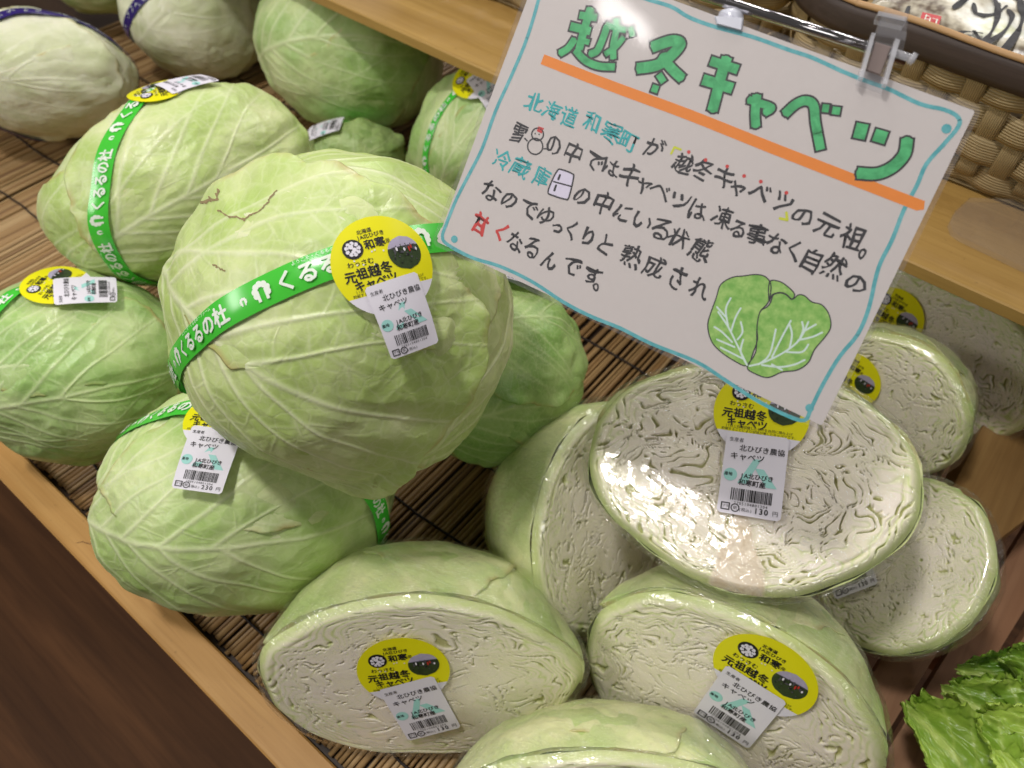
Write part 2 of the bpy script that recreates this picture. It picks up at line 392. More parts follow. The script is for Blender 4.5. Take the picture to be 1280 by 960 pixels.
# ------------------------------------------------------------------ glyphs (outlines turned into flat meshes)
_gl = {}
def glyph(ch):
    if ch not in _gl:
        cu = bpy.data.curves.new('t', 'FONT'); cu.body = ch; cu.resolution_u = 2; cu.align_x = 'CENTER'
        ob = bpy.data.objects.new('t', cu); COL.objects.link(ob)
        dg = bpy.context.evaluated_depsgraph_get(); dg.update()
        me = ob.evaluated_get(dg).to_mesh()
        V = np.array([v.co[:2] for v in me.vertices]) if len(me.vertices) else np.zeros((0, 2))
        Fc = [tuple(p.vertices) for p in me.polygons]
        ob.evaluated_get(dg).to_mesh_clear()
        COL.objects.unlink(ob); bpy.data.objects.remove(ob); bpy.data.curves.remove(cu)
        _gl[ch] = (V, Fc)
    return _gl[ch]
class Print:
    """flat coloured print: layers of 2-D faces with a material index and a height"""
    def __init__(s): s.V = []; s.F = []; s.M = []; s.n = 0
    def add(s, V, Fc, m, z=0.0):
        for v in V: s.V.append((v[0], v[1], z))
        for f in Fc: s.F.append(tuple(i + s.n for i in f)); s.M.append(m)
        s.n += len(V)
    def text(s, t, x, y, size, m, z=0.0, rot=0.0, sx=1.0, spacing=1.0, jit=0.0, center=True, bold=0.0, warp=0.0):
        wd = [1.0 if ord(c) > 0x2000 else 0.62 for c in t]
        tot = sum(wd) * size * spacing * sx
        cx = -tot / 2 if center else 0
        cr, sr = math.cos(rot), math.sin(rot)
        for c, wc in zip(t, wd):
            V, Fc = glyph(c)
            if len(V):
                px = V * np.array([size * sx, size]) - np.array([0, size * 0.36])
                if warp:
                    sd = random.randint(0, 999)
                    px = px + warp * size * np.stack([noise2(px[:, 0] / size * 1.7 + sd, px[:, 1] / size * 1.7, 3), noise2(px[:, 0] / size * 1.7, px[:, 1] / size * 1.7 + sd, 9)], -1)
                ja = random.uniform(-1, 1) * jit * 0.5
                px = px @ np.array([[math.cos(ja), math.sin(ja)], [-math.sin(ja), math.cos(ja)]])
                ox = cx + wc * size * spacing * sx / 2; oy = random.uniform(-1, 1) * jit * size * 0.3
                q = px + np.array([ox, oy])
                q = np.stack([q[:, 0] * cr - q[:, 1] * sr + x, q[:, 0] * sr + q[:, 1] * cr + y], -1)
                s.add(q, Fc, m, z)
                if bold:
                    for bx, by in ((bold, 0), (0, bold), (-bold, 0), (0, -bold)): s.add(q + np.array([bx * size, by * size]), Fc, m, z + 1e-5 * (abs(bx) > 0) + 2e-5 * (by > 0))
            cx += wc * size * spacing * sx
    def rows(s, xl, xr, ys, cols, m, z=0.0):
        """fill between xl(y), xr(y)"""
        ys = np.array(ys); X = np.array([np.linspace(xl(y), xr(y), cols) for y in ys])
        V = np.stack([X, np.repeat(ys[:, None], cols, 1)], -1).reshape(-1, 2)
        s.add(V, [tuple(f) for f in grid_faces(len(ys), cols)], m, z)
    def disc(s, x, y, r, m, z=0.0, n=20, ry=None):
        a = np.linspace(0, 2 * np.pi, n, endpoint=False); ry = ry or r
        V = np.stack([x + r * np.cos(a), y + ry * np.sin(a)], -1)
        s.add(V, [tuple(range(n))], m, z)
    def stroke(s, pts, wd, m, z=0.0, roundcap=True, closed=False, sq=0.0):
        P = np.array(pts, float)
        if closed: P = np.concatenate([P, P[:1]])
        if sq: roundcap = False; P[0] = P[0] + unit(P[0] - P[1]) * sq; P[-1] = P[-1] + unit(P[-1] - P[-2]) * sq
        wd = np.full(len(P), wd) if np.isscalar(wd) else np.array(wd)
        for i in range(len(P) - 1):
            d = P[i + 1] - P[i]; L = np.linalg.norm(d)
            if L < 1e-9: continue
            nrm = np.array([-d[1], d[0]]) / L
            a, b = wd[i] / 2, wd[i + 1] / 2
            zz = z + (s.n % 97) * 2e-7
            s.add([P[i] + nrm * a, P[i] - nrm * a, P[i + 1] - nrm * b, P[i + 1] + nrm * b], [(0, 1, 2, 3)], m, zz)
        rng = range(len(P)) if roundcap else range(1, len(P) - 1)
        for i in rng:
            s.disc(P[i][0], P[i][1], wd[i] / 2, m, z + ((s.n * 7) % 97) * 2e-7, 12)
    def poly(s, pts, m, z=0.0):
        from mathutils.geometry import tessellate_polygon
        tr = tessellate_polygon([[Vector((p[0], p[1], 0)) for p in pts]])
        s.add(pts, [tuple(t) for t in tr], m, z)
    def rect(s, x0, x1, y0, y1, m, z=0.0): s.add([(x0, y0), (x1, y0), (x1, y1), (x0, y1)], [(0, 1, 2, 3)], m, z)
    def build(s, name, fmap, mats, parent, flip=False):
        V = fmap(np.array(s.V)) - loc_of(parent)
        me = bpy.data.meshes.new(name)
        me.from_pydata(V.tolist(), [], s.F)
        me.polygons.foreach_set('material_index', s.M); me.polygons.foreach_set('use_smooth', [True] * len(s.F))
        me.update()
        return link(name, me, mats, parent)
def smooth_path(pts, k=6, closed=False):
    P = np.array(pts, float); n = len(P); out = []
    rng = n if closed else n - 1
    for i in range(rng):
        p0 = P[(i - 1) % n] if (closed or i > 0) else P[i]; p1 = P[i]; p2 = P[(i + 1) % n]
        p3 = P[(i + 2) % n] if (closed or i + 2 < n) else p2
        for t in np.linspace(0, 1, k, endpoint=False):
            out.append(0.5 * ((2 * p1) + (-p0 + p2) * t + (2 * p0 - 5 * p1 + 4 * p2 - p3) * t * t + (-p0 + 3 * p1 - 3 * p2 + p3) * t ** 3))
    if not closed: out.append(P[-1])
    return np.array(out)

# ------------------------------------------------------------------ the setting
M_FLOOR = wood('dark_floor', lin(100, 67, 42), lin(78, 51, 32), lin(54, 35, 22), 0, 0.8, 0.6)
M_FLOOR.node_tree.nodes['Principled BSDF'].inputs['Specular IOR Level'].default_value = 0.12
fl = mesh_np('floor', np.array([[-3, -3, -0.42], [3, -3, -0.42], [3, 3, -0.42], [-3, 3, -0.42]]), np.array([[0, 1, 2, 3]]), smooth=False)
tag(link('floor', fl, M_FLOOR), kind='structure')

# tray board under the mat (carries the mat)
tb = empty('display_box', (-0.4, 0.02, -0.03))
def part(name, me, mat, parent):
    me.transform(Matrix.Translation(-Vector(parent.location)))
    return link(name, me, mat, parent)
part('front_rail', box_mesh('front_rail', -1.9, 0.35, -0.002, 0.026, -0.022, 0.004, 0.0015), M_PINE, tb)
part('bottom_board', box_mesh('bottom_board', -1.9, 0.09, 0.026, 1.0, -0.03, -0.012), wood('board_under', lin(60, 42, 26), lin(50, 34, 20), lin(34, 22, 14), 0), tb)
tag(tb, 'low wooden display box with a pale pine front rail', 'display box')

# lower slatted deck at the right
deck = empty('slatted_deck', (0.12, 0.3, -0.05))
Zs = -0.012
slats = [[(1203, 713), (1280, 600), (1280, 662), (1120, 960), (1075, 960)],
         ]
def slat(pxs, z, th): return prism('slat', [at(x, y, z) for x, y in pxs], th)
S = []
# direction of the slats in the picture
def sl(xa, xb, ya=560, yb=1010):
    d = -0.62
    f = lambda x0, y: x0 + (y - 960) * d
    return [(f(xa, ya), ya), (f(xb, ya), ya), (f(xb, yb), yb), (f(xa, yb), yb)]
for xa, xb in ((1018, 1082), (1088 + 8, 1158), (1178, 1262), (1284, 1370), (1392, 1480)):
    part('slat', prism('slat', [at(x, y, Zs) for x, y in sl(xa, xb)], 0.016), M_SLAT, deck)
for yy in (0.12, 0.42):
    part('bearer', box_mesh('bearer', 0.03, 0.5, yy, yy + 0.04, -0.06, Zs - 0.0165), M_SLAT, deck)
tag(deck, 'reddish slatted wooden deck with dark gaps beside the cabbage tray', 'slatted deck')

dv = empty('divider_board', tuple(at(1230, 560, 0.0)))
part('board', prism('board', [at(*p, 0.05) for p in [(1262, 462), (1187, 617), (1237, 684), (1400, 560), (1400, 300), (1330, 330)]], 0.05), M_DIV, dv)
tag(dv, 'golden brown wooden divider board at the right end of the cabbages', 'wooden divider')

# raised shelf behind
SHZ = 0.23
sa, sb = at(622, 90, SHZ), at(1155, 340, SHZ)
SHY = (sa[1] + sb[1]) / 2
sh = empty('raised_shelf', (-0.3, SHY, SHZ - 0.02))
part('shelf_board', box_mesh('shelf_board', -1.3, 0.75, SHY, SHY + 0.42, SHZ - 0.012, SHZ, 0.0012), M_SHELF, sh)
for x in (-1.25, 0.62):
    part('leg', box_mesh('leg', x, x + 0.04, SHY + 0.34, SHY + 0.38, -0.012, SHZ - 0.0125), M_SHELF, sh)
tag(sh, 'raised pine shelf board carrying the woven baskets behind the cabbages', 'shelf')

# bamboo mat: sticks side by side, tied with dark string
mat_root = empty('bamboo_mat', (-0.6, 0.3, -0.012))
def bamboo_mat_material(k):
    t = NT('bamboo_%d' % k); pos = t.coord()
    oi = t.n('ShaderNodeObjectInfo').outputs['Random']
    c = t.ramp(oi, [(0.0, lin(150, 116, 70)), (0.25, lin(190, 158, 108)), (0.5, lin(168, 132, 84)), (0.7, lin(206, 176, 128)), (0.88, lin(120, 88, 52)), (1.0, lin(182, 148, 98))])
    n1 = t.noise(t.mapping(pos, (300, 9, 300)), 1.0, 4, 0.6)
    n2 = t.noise(t.mapping(pos, (40, 3, 40)), 1.0, 2)
    c = t.mix(t.math('MULTIPLY', n1, 0.5), c, lin(112, 80, 46))
    c = t.mix(t.math('MULTIPLY', t.ramp(n2, [(0.5, (0, 0, 0)), (0.65, (1, 1, 1))]), 0.35), c, lin(90, 62, 36))
    t.setb(Base_Color=c, Roughness=0.5, Normal=t.bump(n1, 0.3, 0.0005))
    return t.m
M_BAM = bamboo_mat_material(0)
stick_meshes = []
for k in range(5):
    n = 14; ys = np.linspace(0, 0.93, n)
    rr = 0.0021 * (1 + 0.12 * np.array([random.uniform(-1, 1) for _ in ys]))
    for q in random.sample(range(1, n - 1), 3): rr[q] *= 1.25
    xs = np.cumsum([random.uniform(-0.0003, 0.0003) for _ in ys])
    zs = np.array([random.uniform(-0.0005, 0.0005) for _ in ys])
    me = tube('bamboo_stick', np.stack([xs, ys, zs], -1), rr, 6)
    me.materials.append(M_BAM)
    stick_meshes.append(me)
x = -1.30; cnt = 0
while x < 0.10 and cnt < 300:
    o = bpy.data.objects.new('bamboo_stick', random.choice(stick_meshes)); COL.objects.link(o); o.parent = mat_root
    o.location = (x - mat_root.location.x, 0.028 - mat_root.location.y + random.uniform(0, 0.004), random.uniform(-0.001, 0.0012) + 0.004)
    o.rotation_euler = (0, 0, random.gauss(0, 0.0035))
    s = random.choice([0.75, 0.9, 1.0, 1.0, 1.15, 1.35]); o.scale = (s, 1, s)
    x += 0.0047 * (0.55 + 0.45 * s) + (random.random() < 0.06) * 0.002; cnt += 1
M_STR = plain('dark_string', lin(38, 30, 26), 0.7)
for ys in (0.06, 0.13, 0.22, 0.30, 0.40, 0.50, 0.60, 0.70):
    pts = []
    xx = -1.32; ph = random.random() * 6
    while xx < 0.09:
        pts.append((xx, ys + 0.004 * math.sin(xx * 9 + ph) + 0.0015 * math.sin(xx * 41 + ph) + random.uniform(-0.0006, 0.0006), -0.0042 + random.uniform(-0.0003, 0.0008))); xx += 0.009
    tube('string', pts, 0.0012, 5, M_STR, mat_root)
tag(mat_root, 'thin bamboo stick mat tied with dark string under the cabbages', 'bamboo mat')

# ------------------------------------------------------------------ vein fields (shared by the leaves)
VR, VS = 460, 1.12
def vein_field(seed, fan=0.5):
    rnd = random.Random(seed)
    vm = np.zeros((VR, VR), np.float32); vd = np.full((VR, VR), 0.3, np.float32)
    g = np.linspace(-VS, VS, VR)
    def seg(p, q, w0, w1, amp):
        m = 0.16
        i0, i1 = np.searchsorted(g, [min(p[0], q[0]) - m, max(p[0], q[0]) + m]); j0, j1 = np.searchsorted(g, [min(p[1], q[1]) - m, max(p[1], q[1]) + m])
        if i1 <= i0 or j1 <= j0: return
        X, Y = np.meshgrid(g[i0:i1], g[j0:j1], indexing='ij')
        d = q - p; L2 = d @ d + 1e-12
        t = np.clip(((X - p[0]) * d[0] + (Y - p[1]) * d[1]) / L2, 0, 1)
        D = np.hypot(X - p[0] - t * d[0], Y - p[1] - t * d[1])
        wd = w0 + (w1 - w0) * t
        vm[i0:i1, j0:j1] = np.maximum(vm[i0:i1, j0:j1], amp * np.exp(-(D / wd) ** 2))
        vd[i0:i1, j0:j1] = np.minimum(vd[i0:i1, j0:j1], D + (1 - amp) * 0.02)
    def grow(p, a, length, w, amp, bend, step=0.05, wig=0.07):
        pts = [np.array(p, float)]; n = max(3, int(length / step)); aa = a
        for k in range(n):
            aa += bend * step + rnd.gauss(0, wig)
            pts.append(pts[-1] + step * np.array([math.cos(aa), math.sin(aa)]))
            t0, t1 = k / n, (k + 1) / n
            seg(pts[-2], pts[-1], w * (1 - 0.75 * t0), w * (1 - 0.75 * t1), amp * (1 - 0.35 * t0))
            if np.hypot(*pts[-1]) > 1.12: break
        return pts
    mid = grow((-1.08, 0), rnd.uniform(-0.06, 0.06), 2.0, 0.030, 1.0, rnd.uniform(-0.15, 0.15), 0.05, 0.03)
    nl = 6
    for sd in (-1, 1):
        for i in range(nl):
            u = (i / nl) ** 1.25
            k = min(len(mid) - 2, int(u * 0.62 * len(mid)) + rnd.randint(0, 1))
            a0 = math.radians((66 * (1 - fan) + 46 * fan) - 20 * u + rnd.uniform(-6, 6))
            lat = grow(mid[k], sd * a0, 1.75 - 0.6 * u, 0.0175 - 0.007 * u, 0.9, -sd * rnd.uniform(0.2, 0.5), 0.05, 0.035)
            dirs = 1
            for q in range(2, len(lat) - 1):
                if rnd.random() < 0.34:
                    dd = lat[q] - lat[q - 1]; a = math.atan2(dd[1], dd[0]) + dirs * math.radians(rnd.uniform(40, 75)); dirs = -dirs
                    s2 = grow(lat[q], a, rnd.uniform(0.10, 0.26), 0.0080, 0.4, -dirs * rnd.uniform(-0.5, 1.2), 0.04, 0.12)
                    if rnd.random() < 0.55 and len(s2) > 4:
                        z = len(s2) // 2; dd = s2[z] - s2[z - 1]
                        grow(s2[z], math.atan2(dd[1], dd[0]) + rnd.choice([-1, 1]) * rnd.uniform(0.7, 1.2), rnd.uniform(0.1, 0.24), 0.0065, 0.42, 0, 0.035, 0.16)
    return vm, vd
FIELDS = [vein_field(11 + 5 * k, f) for k, f in enumerate((0.75, 0.35, 0.6, 0.9, 0.2))]
def sample(field, x, y):
    u = np.clip((x + VS) / (2 * VS) * (VR - 1), 0, VR - 1.001); v = np.clip((y + VS) / (2 * VS) * (VR - 1), 0, VR - 1.001)
    i = u.astype(int); j = v.astype(int); a = u - i; b = v - j
    return (field[i, j] * (1 - a) * (1 - b) + field[i + 1, j] * a * (1 - b) + field[i, j + 1] * (1 - a) * b + field[i + 1, j + 1] * a * b)

# ------------------------------------------------------------------ bodies (whole or half heads share this)
class Body:
    """an ellipsoid with lumps; frame columns = axes, rad = radii; directions are unit vectors of the frame"""
    def __init__(s, c, A, rad, seed, lump=0.035):
        s.c = c; s.A = A; s.rad = np.array(rad); s.seed = seed; s.lump = lump
    def pos(s, D, h):
        """D (...,3) unit directions, h height in metres above the hull"""
        lum = s.lumf(D)
        loc = D * s.rad * (1 + lum)[..., None]
        if s.clampz is not None: loc[..., 2] = np.minimum(loc[..., 2], s.clampz)
        nrm = D / s.rad; nrm = nrm / np.linalg.norm(nrm, axis=-1, keepdims=True)
        return s.c + (loc + nrm * h[..., None]) @ s.A.T
    bumps = (); clampz = None
    def lumf(s, D):
        v = s.lump * (noise3(D * 1.6 + 40 + s.seed, s.seed) + 0.45 * noise3(D * 3.7 + 90, s.seed + 5))
        for d_, am, w_ in s.bumps: v = v + am * np.exp((D @ unit(np.array(d_, float)) - 1) / w_)
        return v
    def hit(s, x, y):
        """unit direction where the line of sight through a pixel meets the plain ellipsoid"""
        o = (CAM - s.c) @ s.A / s.rad; d = ray(x, y) @ s.A / s.rad
        a = d @ d; b = o @ d; c = o @ o - 1; disc = b * b - a * c
        t = (-b - math.sqrt(max(disc, 0))) / a
        return unit(o + d * t)
def leaf_patch(body, c, pole, rho, layer, field, seed, nr, na, edge=0.05, ruff=0.012, lift=0.005, mat=None, parent=None, hemi=None, amp=1.0, whole=False, swap=1.0, gap=0.0015):
    c = unit(np.array(c, float)); pole = unit(np.array(pole, float))
    ex = -(pole - c * (pole @ c)); ex = unit(ex); ey = np.cross(c, ex) * swap
    rr = np.linspace(0, 1, nr) ** 0.85; rr = np.append(rr, [1.0, 0.985])
    an = np.linspace(0, 2 * np.pi, na, endpoint=False)
    out = np.ones(na)
    if not whole:
        cc, ss = np.cos(an), np.sin(an)
        out = 1 + edge * (noise2(cc * 1.3 + seed * 3.1, ss * 1.3, seed) * 1.6 + noise2(cc * 4 + 7, ss * 4 + seed, seed + 1) * 0.7) + ruff * noise2(cc * 13, ss * 13 + seed, seed + 2)
    P = rr[:, None] * out[None, :]
    x = P * np.cos(an); y = P * np.sin(an)
    ang = np.minimum(rho * P, math.pi * 0.98)
    dr = np.cos(ang)[..., None] * c + np.sin(ang)[..., None] * (np.cos(an)[None, :, None] * ex + np.sin(an)[None, :, None] * ey)
    if hemi is not None:   # keep on the back half: body z axis (3rd) must stay negative
        over = dr[..., 2] > -0.0005
        dr[..., 2] = np.where(over, -0.0005, dr[..., 2]); dr /= np.linalg.norm(dr, axis=-1, keepdims=True)
    vm, vd = FIELDS[field]
    v = sample(vm, x, y); d = sample(vd, x, y)
    tone = 0.5 + random.uniform(-0.22, 0.22) + 0.5 * fbm2(x * 1.6 + seed, y * 1.6, seed + 3, 3) + 0.9 * (np.clip(d, 0, 0.12) - 0.05)
    ridge = 0.0009 * v * amp
    puck = 0.0016 * amp * sstep(0, 0.14, d)
    low = 0.0022 * amp * fbm2(x * 2.2, y * 2.2 + seed, seed + 8, 2)
    crease = 0.0003 * amp * (1 - np.abs(np.clip(fbm2(x * 2.0 + 31 + seed, y * 2.0, seed + 9, 2) * 2.2, -1, 1))) ** 6
    h = layer * gap + ridge + puck + low + crease
    if not whole:
        lf = np.clip(noise2(np.cos(an) * 2.2 + seed, np.sin(an) * 2.2 + 5, seed + 12) + 0.25, 0, 1)
        h = h + lift * lf[None, :] * sstep(0.86, 1.0, rr)[:, None]
        h[-1] -= 0.0030; h[-2] -= 0.0005
        h[:, :] += 0
    V = body.pos(dr, h)
    nR = len(rr)
    # one centre vertex instead of a degenerate first ring
    Vf = np.concatenate([V[0, :1], V[1:].reshape(-1, 3)])
    def fl(a): return np.concatenate([a[0, :1], a[1:].reshape((-1,) + a.shape[2:])])
    gf = grid_faces(nR - 1, na, True) + 1
    j = np.arange(na); fan = np.stack([np.zeros(na, int), 1 + (j + 1) % na, 1 + j], -1)
    if (np.cross(ex, ey) @ c) < 0: pass
    me = mesh_np('leaf', Vf - loc_of(parent), [fan[:, ::-1], gf[:, ::-1]], dict(vein=fl(np.clip(v, 0, 1)), tone=fl(np.clip(tone, 0, 1)), lp=fl(np.stack([x + seed * 2.7, y, 0 * x], -1)), rad=fl(np.repeat(rr[:, None], na, 1))))
    return link('outer_leaf' if not whole else 'head', me, mat, parent)

def mpp(cx, cy, dist, ang):
    """metres per pixel at a distance, along an image direction, allowing for the stretch away from the picture centre"""
    r_ = math.hypot(cx - CX, cy - CY); cs = F / math.hypot(F, r_); th0 = math.atan2(cy - CY, cx - CX) - math.radians(ang)
    return dist / math.hypot(F, r_) / math.sqrt((math.cos(th0) / cs) ** 2 + math.sin(th0) ** 2) * 1.0
def body_from_px(cx, cy, a, b, ang, z, seed, thick=None, lump=0.035):
    sh_ = 1 - (0.5 * (a + b) / F) ** 2 * 0.9
    cx = CX + (cx - CX) * sh_; cy = CY + (cy - CY) * sh_
    c = at(cx, cy, z); dist = np.linalg.norm(c - CAM)
    r, d, t = viewframe(cx, cy)
    th = math.radians(ang)
    e1 = r * math.cos(th) + d * math.sin(th); e2 = -r * math.sin(th) + d * math.cos(th)
    px = dist / math.hypot(F, math.hypot(cx - CX, cy - CY))       # metres per pixel across the line of sight
    # away from the picture centre a sphere looks stretched; undo on average
    ra, rb = a * mpp(cx, cy, dist, ang) - 0.0055, b * mpp(cx, cy, dist, ang + 90) - 0.0055
    rt = thick if thick else 0.5 * (ra + rb)
    A = np.stack([e1, e2, t], 1)
    return Body(c, A, (ra, rb, rt), seed, lump), (r, d, t)

M_BAND = plain('green_tape', lin(74, 200, 62), 0.22, 0.05, 20, 0.5)
M_WHITE = plain('white_print', lin(232, 240, 226), 0.4, 0.03)
M_PURPLE = plain('purple_tape', lin(52, 38, 110), 0.25, 0.1, 20, 0.5)
M_YEL = plain('sticker_yellow', lin(232, 226, 24), 0.33, 0.04, 40)
M_LAB = plain('label_white', lin(226, 222, 232), 0.5, 0.03, 40)
M_BLK = plain('print_black', lin(28, 26, 30), 0.5, 0.1)
M_GRYP = plain('print_grey', lin(80, 78, 84), 0.5, 0.1)
M_TEALP = plain('print_pale_teal', lin(160, 216, 210), 0.5, 0.04)
M_SKYP = plain('print_sky', lin(184, 176, 200), 0.4, 0.3, 400)
M_GRNP = plain('print_field', lin(60, 78, 44), 0.4, 0.6, 500)
M_REDP = plain('print_red', lin(190, 52, 46), 0.4, 0.2, 300)
PR = [M_YEL, M_LAB, M_BLK, M_GRYP, M_TEALP, M_SKYP, M_GRNP, M_REDP]

# ---- sticker print, unit = radius of the disc, built once
def sticker_prints():
    dsc = Print()
    ys = list(np.linspace(-0.999, -0.5, 8)); xr = lambda y: math.sqrt(max(1 - y * y, 0.0))
    dsc.rows(lambda y: -xr(y), xr, ys, 12, 1)
    dsc.rows(lambda y: -xr(y), xr, list(np.linspace(-0.5, 0.9, 20)) + [0.95, 0.98, 0.9999], 12, 0)
    pr = Print(); z = 0.0003
    pr.disc(-0.47, 0.42, 0.2, 2, z, 24)
    for k in range(9):
        a = k * 0.7; pr.disc(-0.47 + 0.115 * math.cos(a), 0.42 + 0.115 * math.sin(a), 0.042, 1, 2 * z + k * 1e-5, 9)
    for xx, yy, rr in ((-0.49, 0.47, 0.05), (-0.44, 0.40, 0.045), (-0.48, 0.36, 0.035)): pr.disc(xx, yy, rr, 1, 2.3 * z + xx * 1e-5, 9)
    for k in range(9):
        a = k * 0.7 + 0.3; pr.disc(-0.47 + 0.105 * math.cos(a), 0.42 + 0.105 * math.sin(a), 0.012, 2, 3 * z + k * 1e-5, 6)
    pr.text('北海道', -0.14, 0.72, 0.10, 2, z, bold=0.02)
    pr.text('JA北ひびき', -0.05, 0.61, 0.105, 2, z, bold=0.02)
    pr.text('和寒', -0.03, 0.43, 0.21, 2, z, bold=0.03); pr.text('産', 0.23, 0.42, 0.10, 2, z)
    # round picture of people in a field
    cx, cy, r = 0.47, 0.12, 0.335
    xr2 = lambda y: cx + math.sqrt(max(r * r - (y - cy) ** 2, 0)); xl2 = lambda y: cx - math.sqrt(max(r * r - (y - cy) ** 2, 0))
    pr.rows(xl2, xr2, np.linspace(cy - r * 0.999, cy + 0.12, 9), 8, 6, z)
    pr.rows(xl2, xr2, np.linspace(cy + 0.12, cy + r * 0.999, 6), 8, 5, z)
    rn = random.Random(3)
    for k in range(26):
        xx = cx + rn.uniform(-0.25, 0.25); yy = cy + rn.uniform(-0.2, 0.05)
        pr.disc(xx, yy, rn.uniform(0.012, 0.03), rn.choice([2, 3, 6, 6, 3]), 2 * z + k * 1e-5, 6)
    pr.rows(lambda y: cx - 0.24, lambda y: cx + 0.26, [cy + 0.10, cy + 0.13], 6, 3, 1.5 * z)
    for k, (dx, dy, m, sz) in enumerate(((-0.2, 0.05, 3, 0.05), (-0.15, 0.08, 1, 0.045), (-0.11, 0.03, 2, 0.05), (-0.05, 0.09, 6, 0.05), (0.0, 0.05, 1, 0.04), (0.05, 0.09, 3, 0.05), (0.1, 0.04, 7, 0.06), (0.15, 0.08, 7, 0.045), (0.2, 0.04, 3, 0.05), (0.24, 0.02, 1, 0.035))):
        pr.disc(cx + dx, cy + dy, 0.02, m, 3 * z + k * 1e-5, 7, sz); pr.disc(cx + dx, cy + dy + sz + 0.012, 0.014, 2 + (k % 2), 3.2 * z + k * 1e-5, 7)
    pr.text('わっさむ', -0.42, 0.13, 0.13, 2, z, rot=-0.03, jit=0.15, bold=0.015)
    pr.text('元祖越冬', -0.34, -0.08, 0.235, 2, z, rot=0.0, jit=0.12, bold=0.03, warp=0.06)
    pr.text('キャベツ', -0.26, -0.29, 0.215, 2, z, jit=0.12, bold=0.03, warp=0.06)
    for k in range(7): pr.disc(rn.uniform(-0.75, 0.1), rn.uniform(0.0, 0.3), 0.018, 1, z + k * 1e-5, 8)
    pr.text('11月上旬頃収穫したものを自然に積み上げ', 0.0, -0.385, 0.074, 2, z, spacing=0.98)
    pr.text('貯蔵することにより甘味が増したキャベツです。', 0.02, -0.46, 0.074, 2, z, spacing=0.97)
    return dsc, pr
DISC, DISCP = sticker_prints()
LW, LH = 0.64, 0.90          # half sizes of the price label in disc radii
def label_prints(price):
    lab = Print(); ch = 0.06
    def hw(y):
        e = LH - abs(y); return LW - (ch - e if e < ch else 0)
    lab.rows(lambda y: -hw(y), hw, [-LH, -LH + ch] + list(np.linspace(-LH + 0.15, LH - 0.15, 10)) + [LH - ch, LH], 9, 1)
    pr = Print(); z = 0.0003
    pr.disc(-0.46, -0.06, 0.14, 4, z * 0.6, 20)
    pr.add([(-0.30, -0.22), (-0.12, -0.22), (0.12, 0.34), (-0.02, 0.34)], [(0, 1, 2, 3)], 4, z * 0.5)
    pr.add([(0.02, 0.14), (0.2, 0.14), (0.50, -0.24), (0.28, -0.24)], [(0, 1, 2, 3)], 4, z * 0.7)
    pr.text('生産者', -0.42, 0.72, 0.10, 2, z)
    pr.text('北ひびき農協', 0.12, 0.55, 0.155, 2, z, bold=0.01)
    pr.text('キャベツ', -0.16, 0.36, 0.17, 2, z, sx=1.05, bold=0.01)
    pr.text('産地', -0.50, -0.05, 0.085, 2, z, bold=0.02)
    pr.text('JA北ひびき', 0.08, -0.05, 0.13, 2, z, bold=0.02)
    pr.text('和寒町産', 0.0, -0.2, 0.14, 2, z, bold=0.02)
    rn = random.Random(5); x = -0.40
    while x < 0.44:
        wd = rn.choice([0.011, 0.011, 0.02, 0.03]); pr.rect(x, x + wd, -0.60, -0.34, 2, z); x += wd + rn.choice([0.011, 0.016, 0.024])
    pr.text('2705104801304', 0.02, -0.655, 0.085, 2, z)
    pr.stroke([(-0.56, -0.68), (-0.40, -0.68), (-0.40, -0.82), (-0.56, -0.82)], 0.024, 2, z, closed=True)
    pr.text('プラ', -0.48, -0.75, 0.075, 2, z)
    a = np.linspace(0, 2 * np.pi, 14, endpoint=False)
    pr.stroke(np.stack([-0.28 + 0.08 * np.cos(a), -0.76 + 0.08 * np.sin(a)], -1), 0.022, 2, z, closed=True)
    pr.text('紙', -0.28, -0.76, 0.085, 2, z)
    pr.text('(税込)', -0.07, -0.78, 0.085, 2, z)
    if price:
        pr.text(price, 0.24, -0.76, 0.17, 2, z, bold=0.02, sx=0.95); pr.text('円', 0.52, -0.765, 0.12, 2, z)
    return lab, pr
LABELS = {p: label_prints(p) for p in ('130', '230', '')}

def put_sticker(root, P0, U, V, N, R0, price='130', conform=None, lab_at=(0.0, -1.30), lab_rot=0.0, off=0.0022, label=True, disc=True, lab_s=1.0):
    """U right, V up, N outwards unit vectors; R0 disc radius (m); conform(points, height) bends onto a body"""
    def mk(dx, dy, rot, extra, sc=1.0):
        cr, sr = math.cos(rot), math.sin(rot)
        def f(q):
            x = sc * (q[:, 0] * cr - q[:, 1] * sr) + dx; y = sc * (q[:, 0] * sr + q[:, 1] * cr) + dy
            pts = P0 + (x * R0)[:, None] * U + (y * R0)[:, None] * V
            hh = off + extra + q[:, 2] * 1.0
            if conform is None: return pts + hh[:, None] * N
            return conform(pts, hh)
        return f
    if disc:
        f = mk(0, 0, 0, 0)
        s = DISC.build('sticker', f, PR, root)
        s['label'] = 'round yellow and white sticker'
        DISCP.build('print', f, PR, s) if s.parent is None else _sub(DISCP.build('print', f, PR, root), s)
    if label:
        f = mk(lab_at[0], lab_at[1], lab_rot, 0.0010, lab_s)
        lb, lp = LABELS[price]
        l = lb.build('price_label', f, PR, root)
        l['label'] = 'white barcode price label'
        _sub(lp.build('print', f, PR, root), l)
def _sub(o, parent):
    o.parent = parent      # both sit at the root's origin, so no offset is needed
    return o

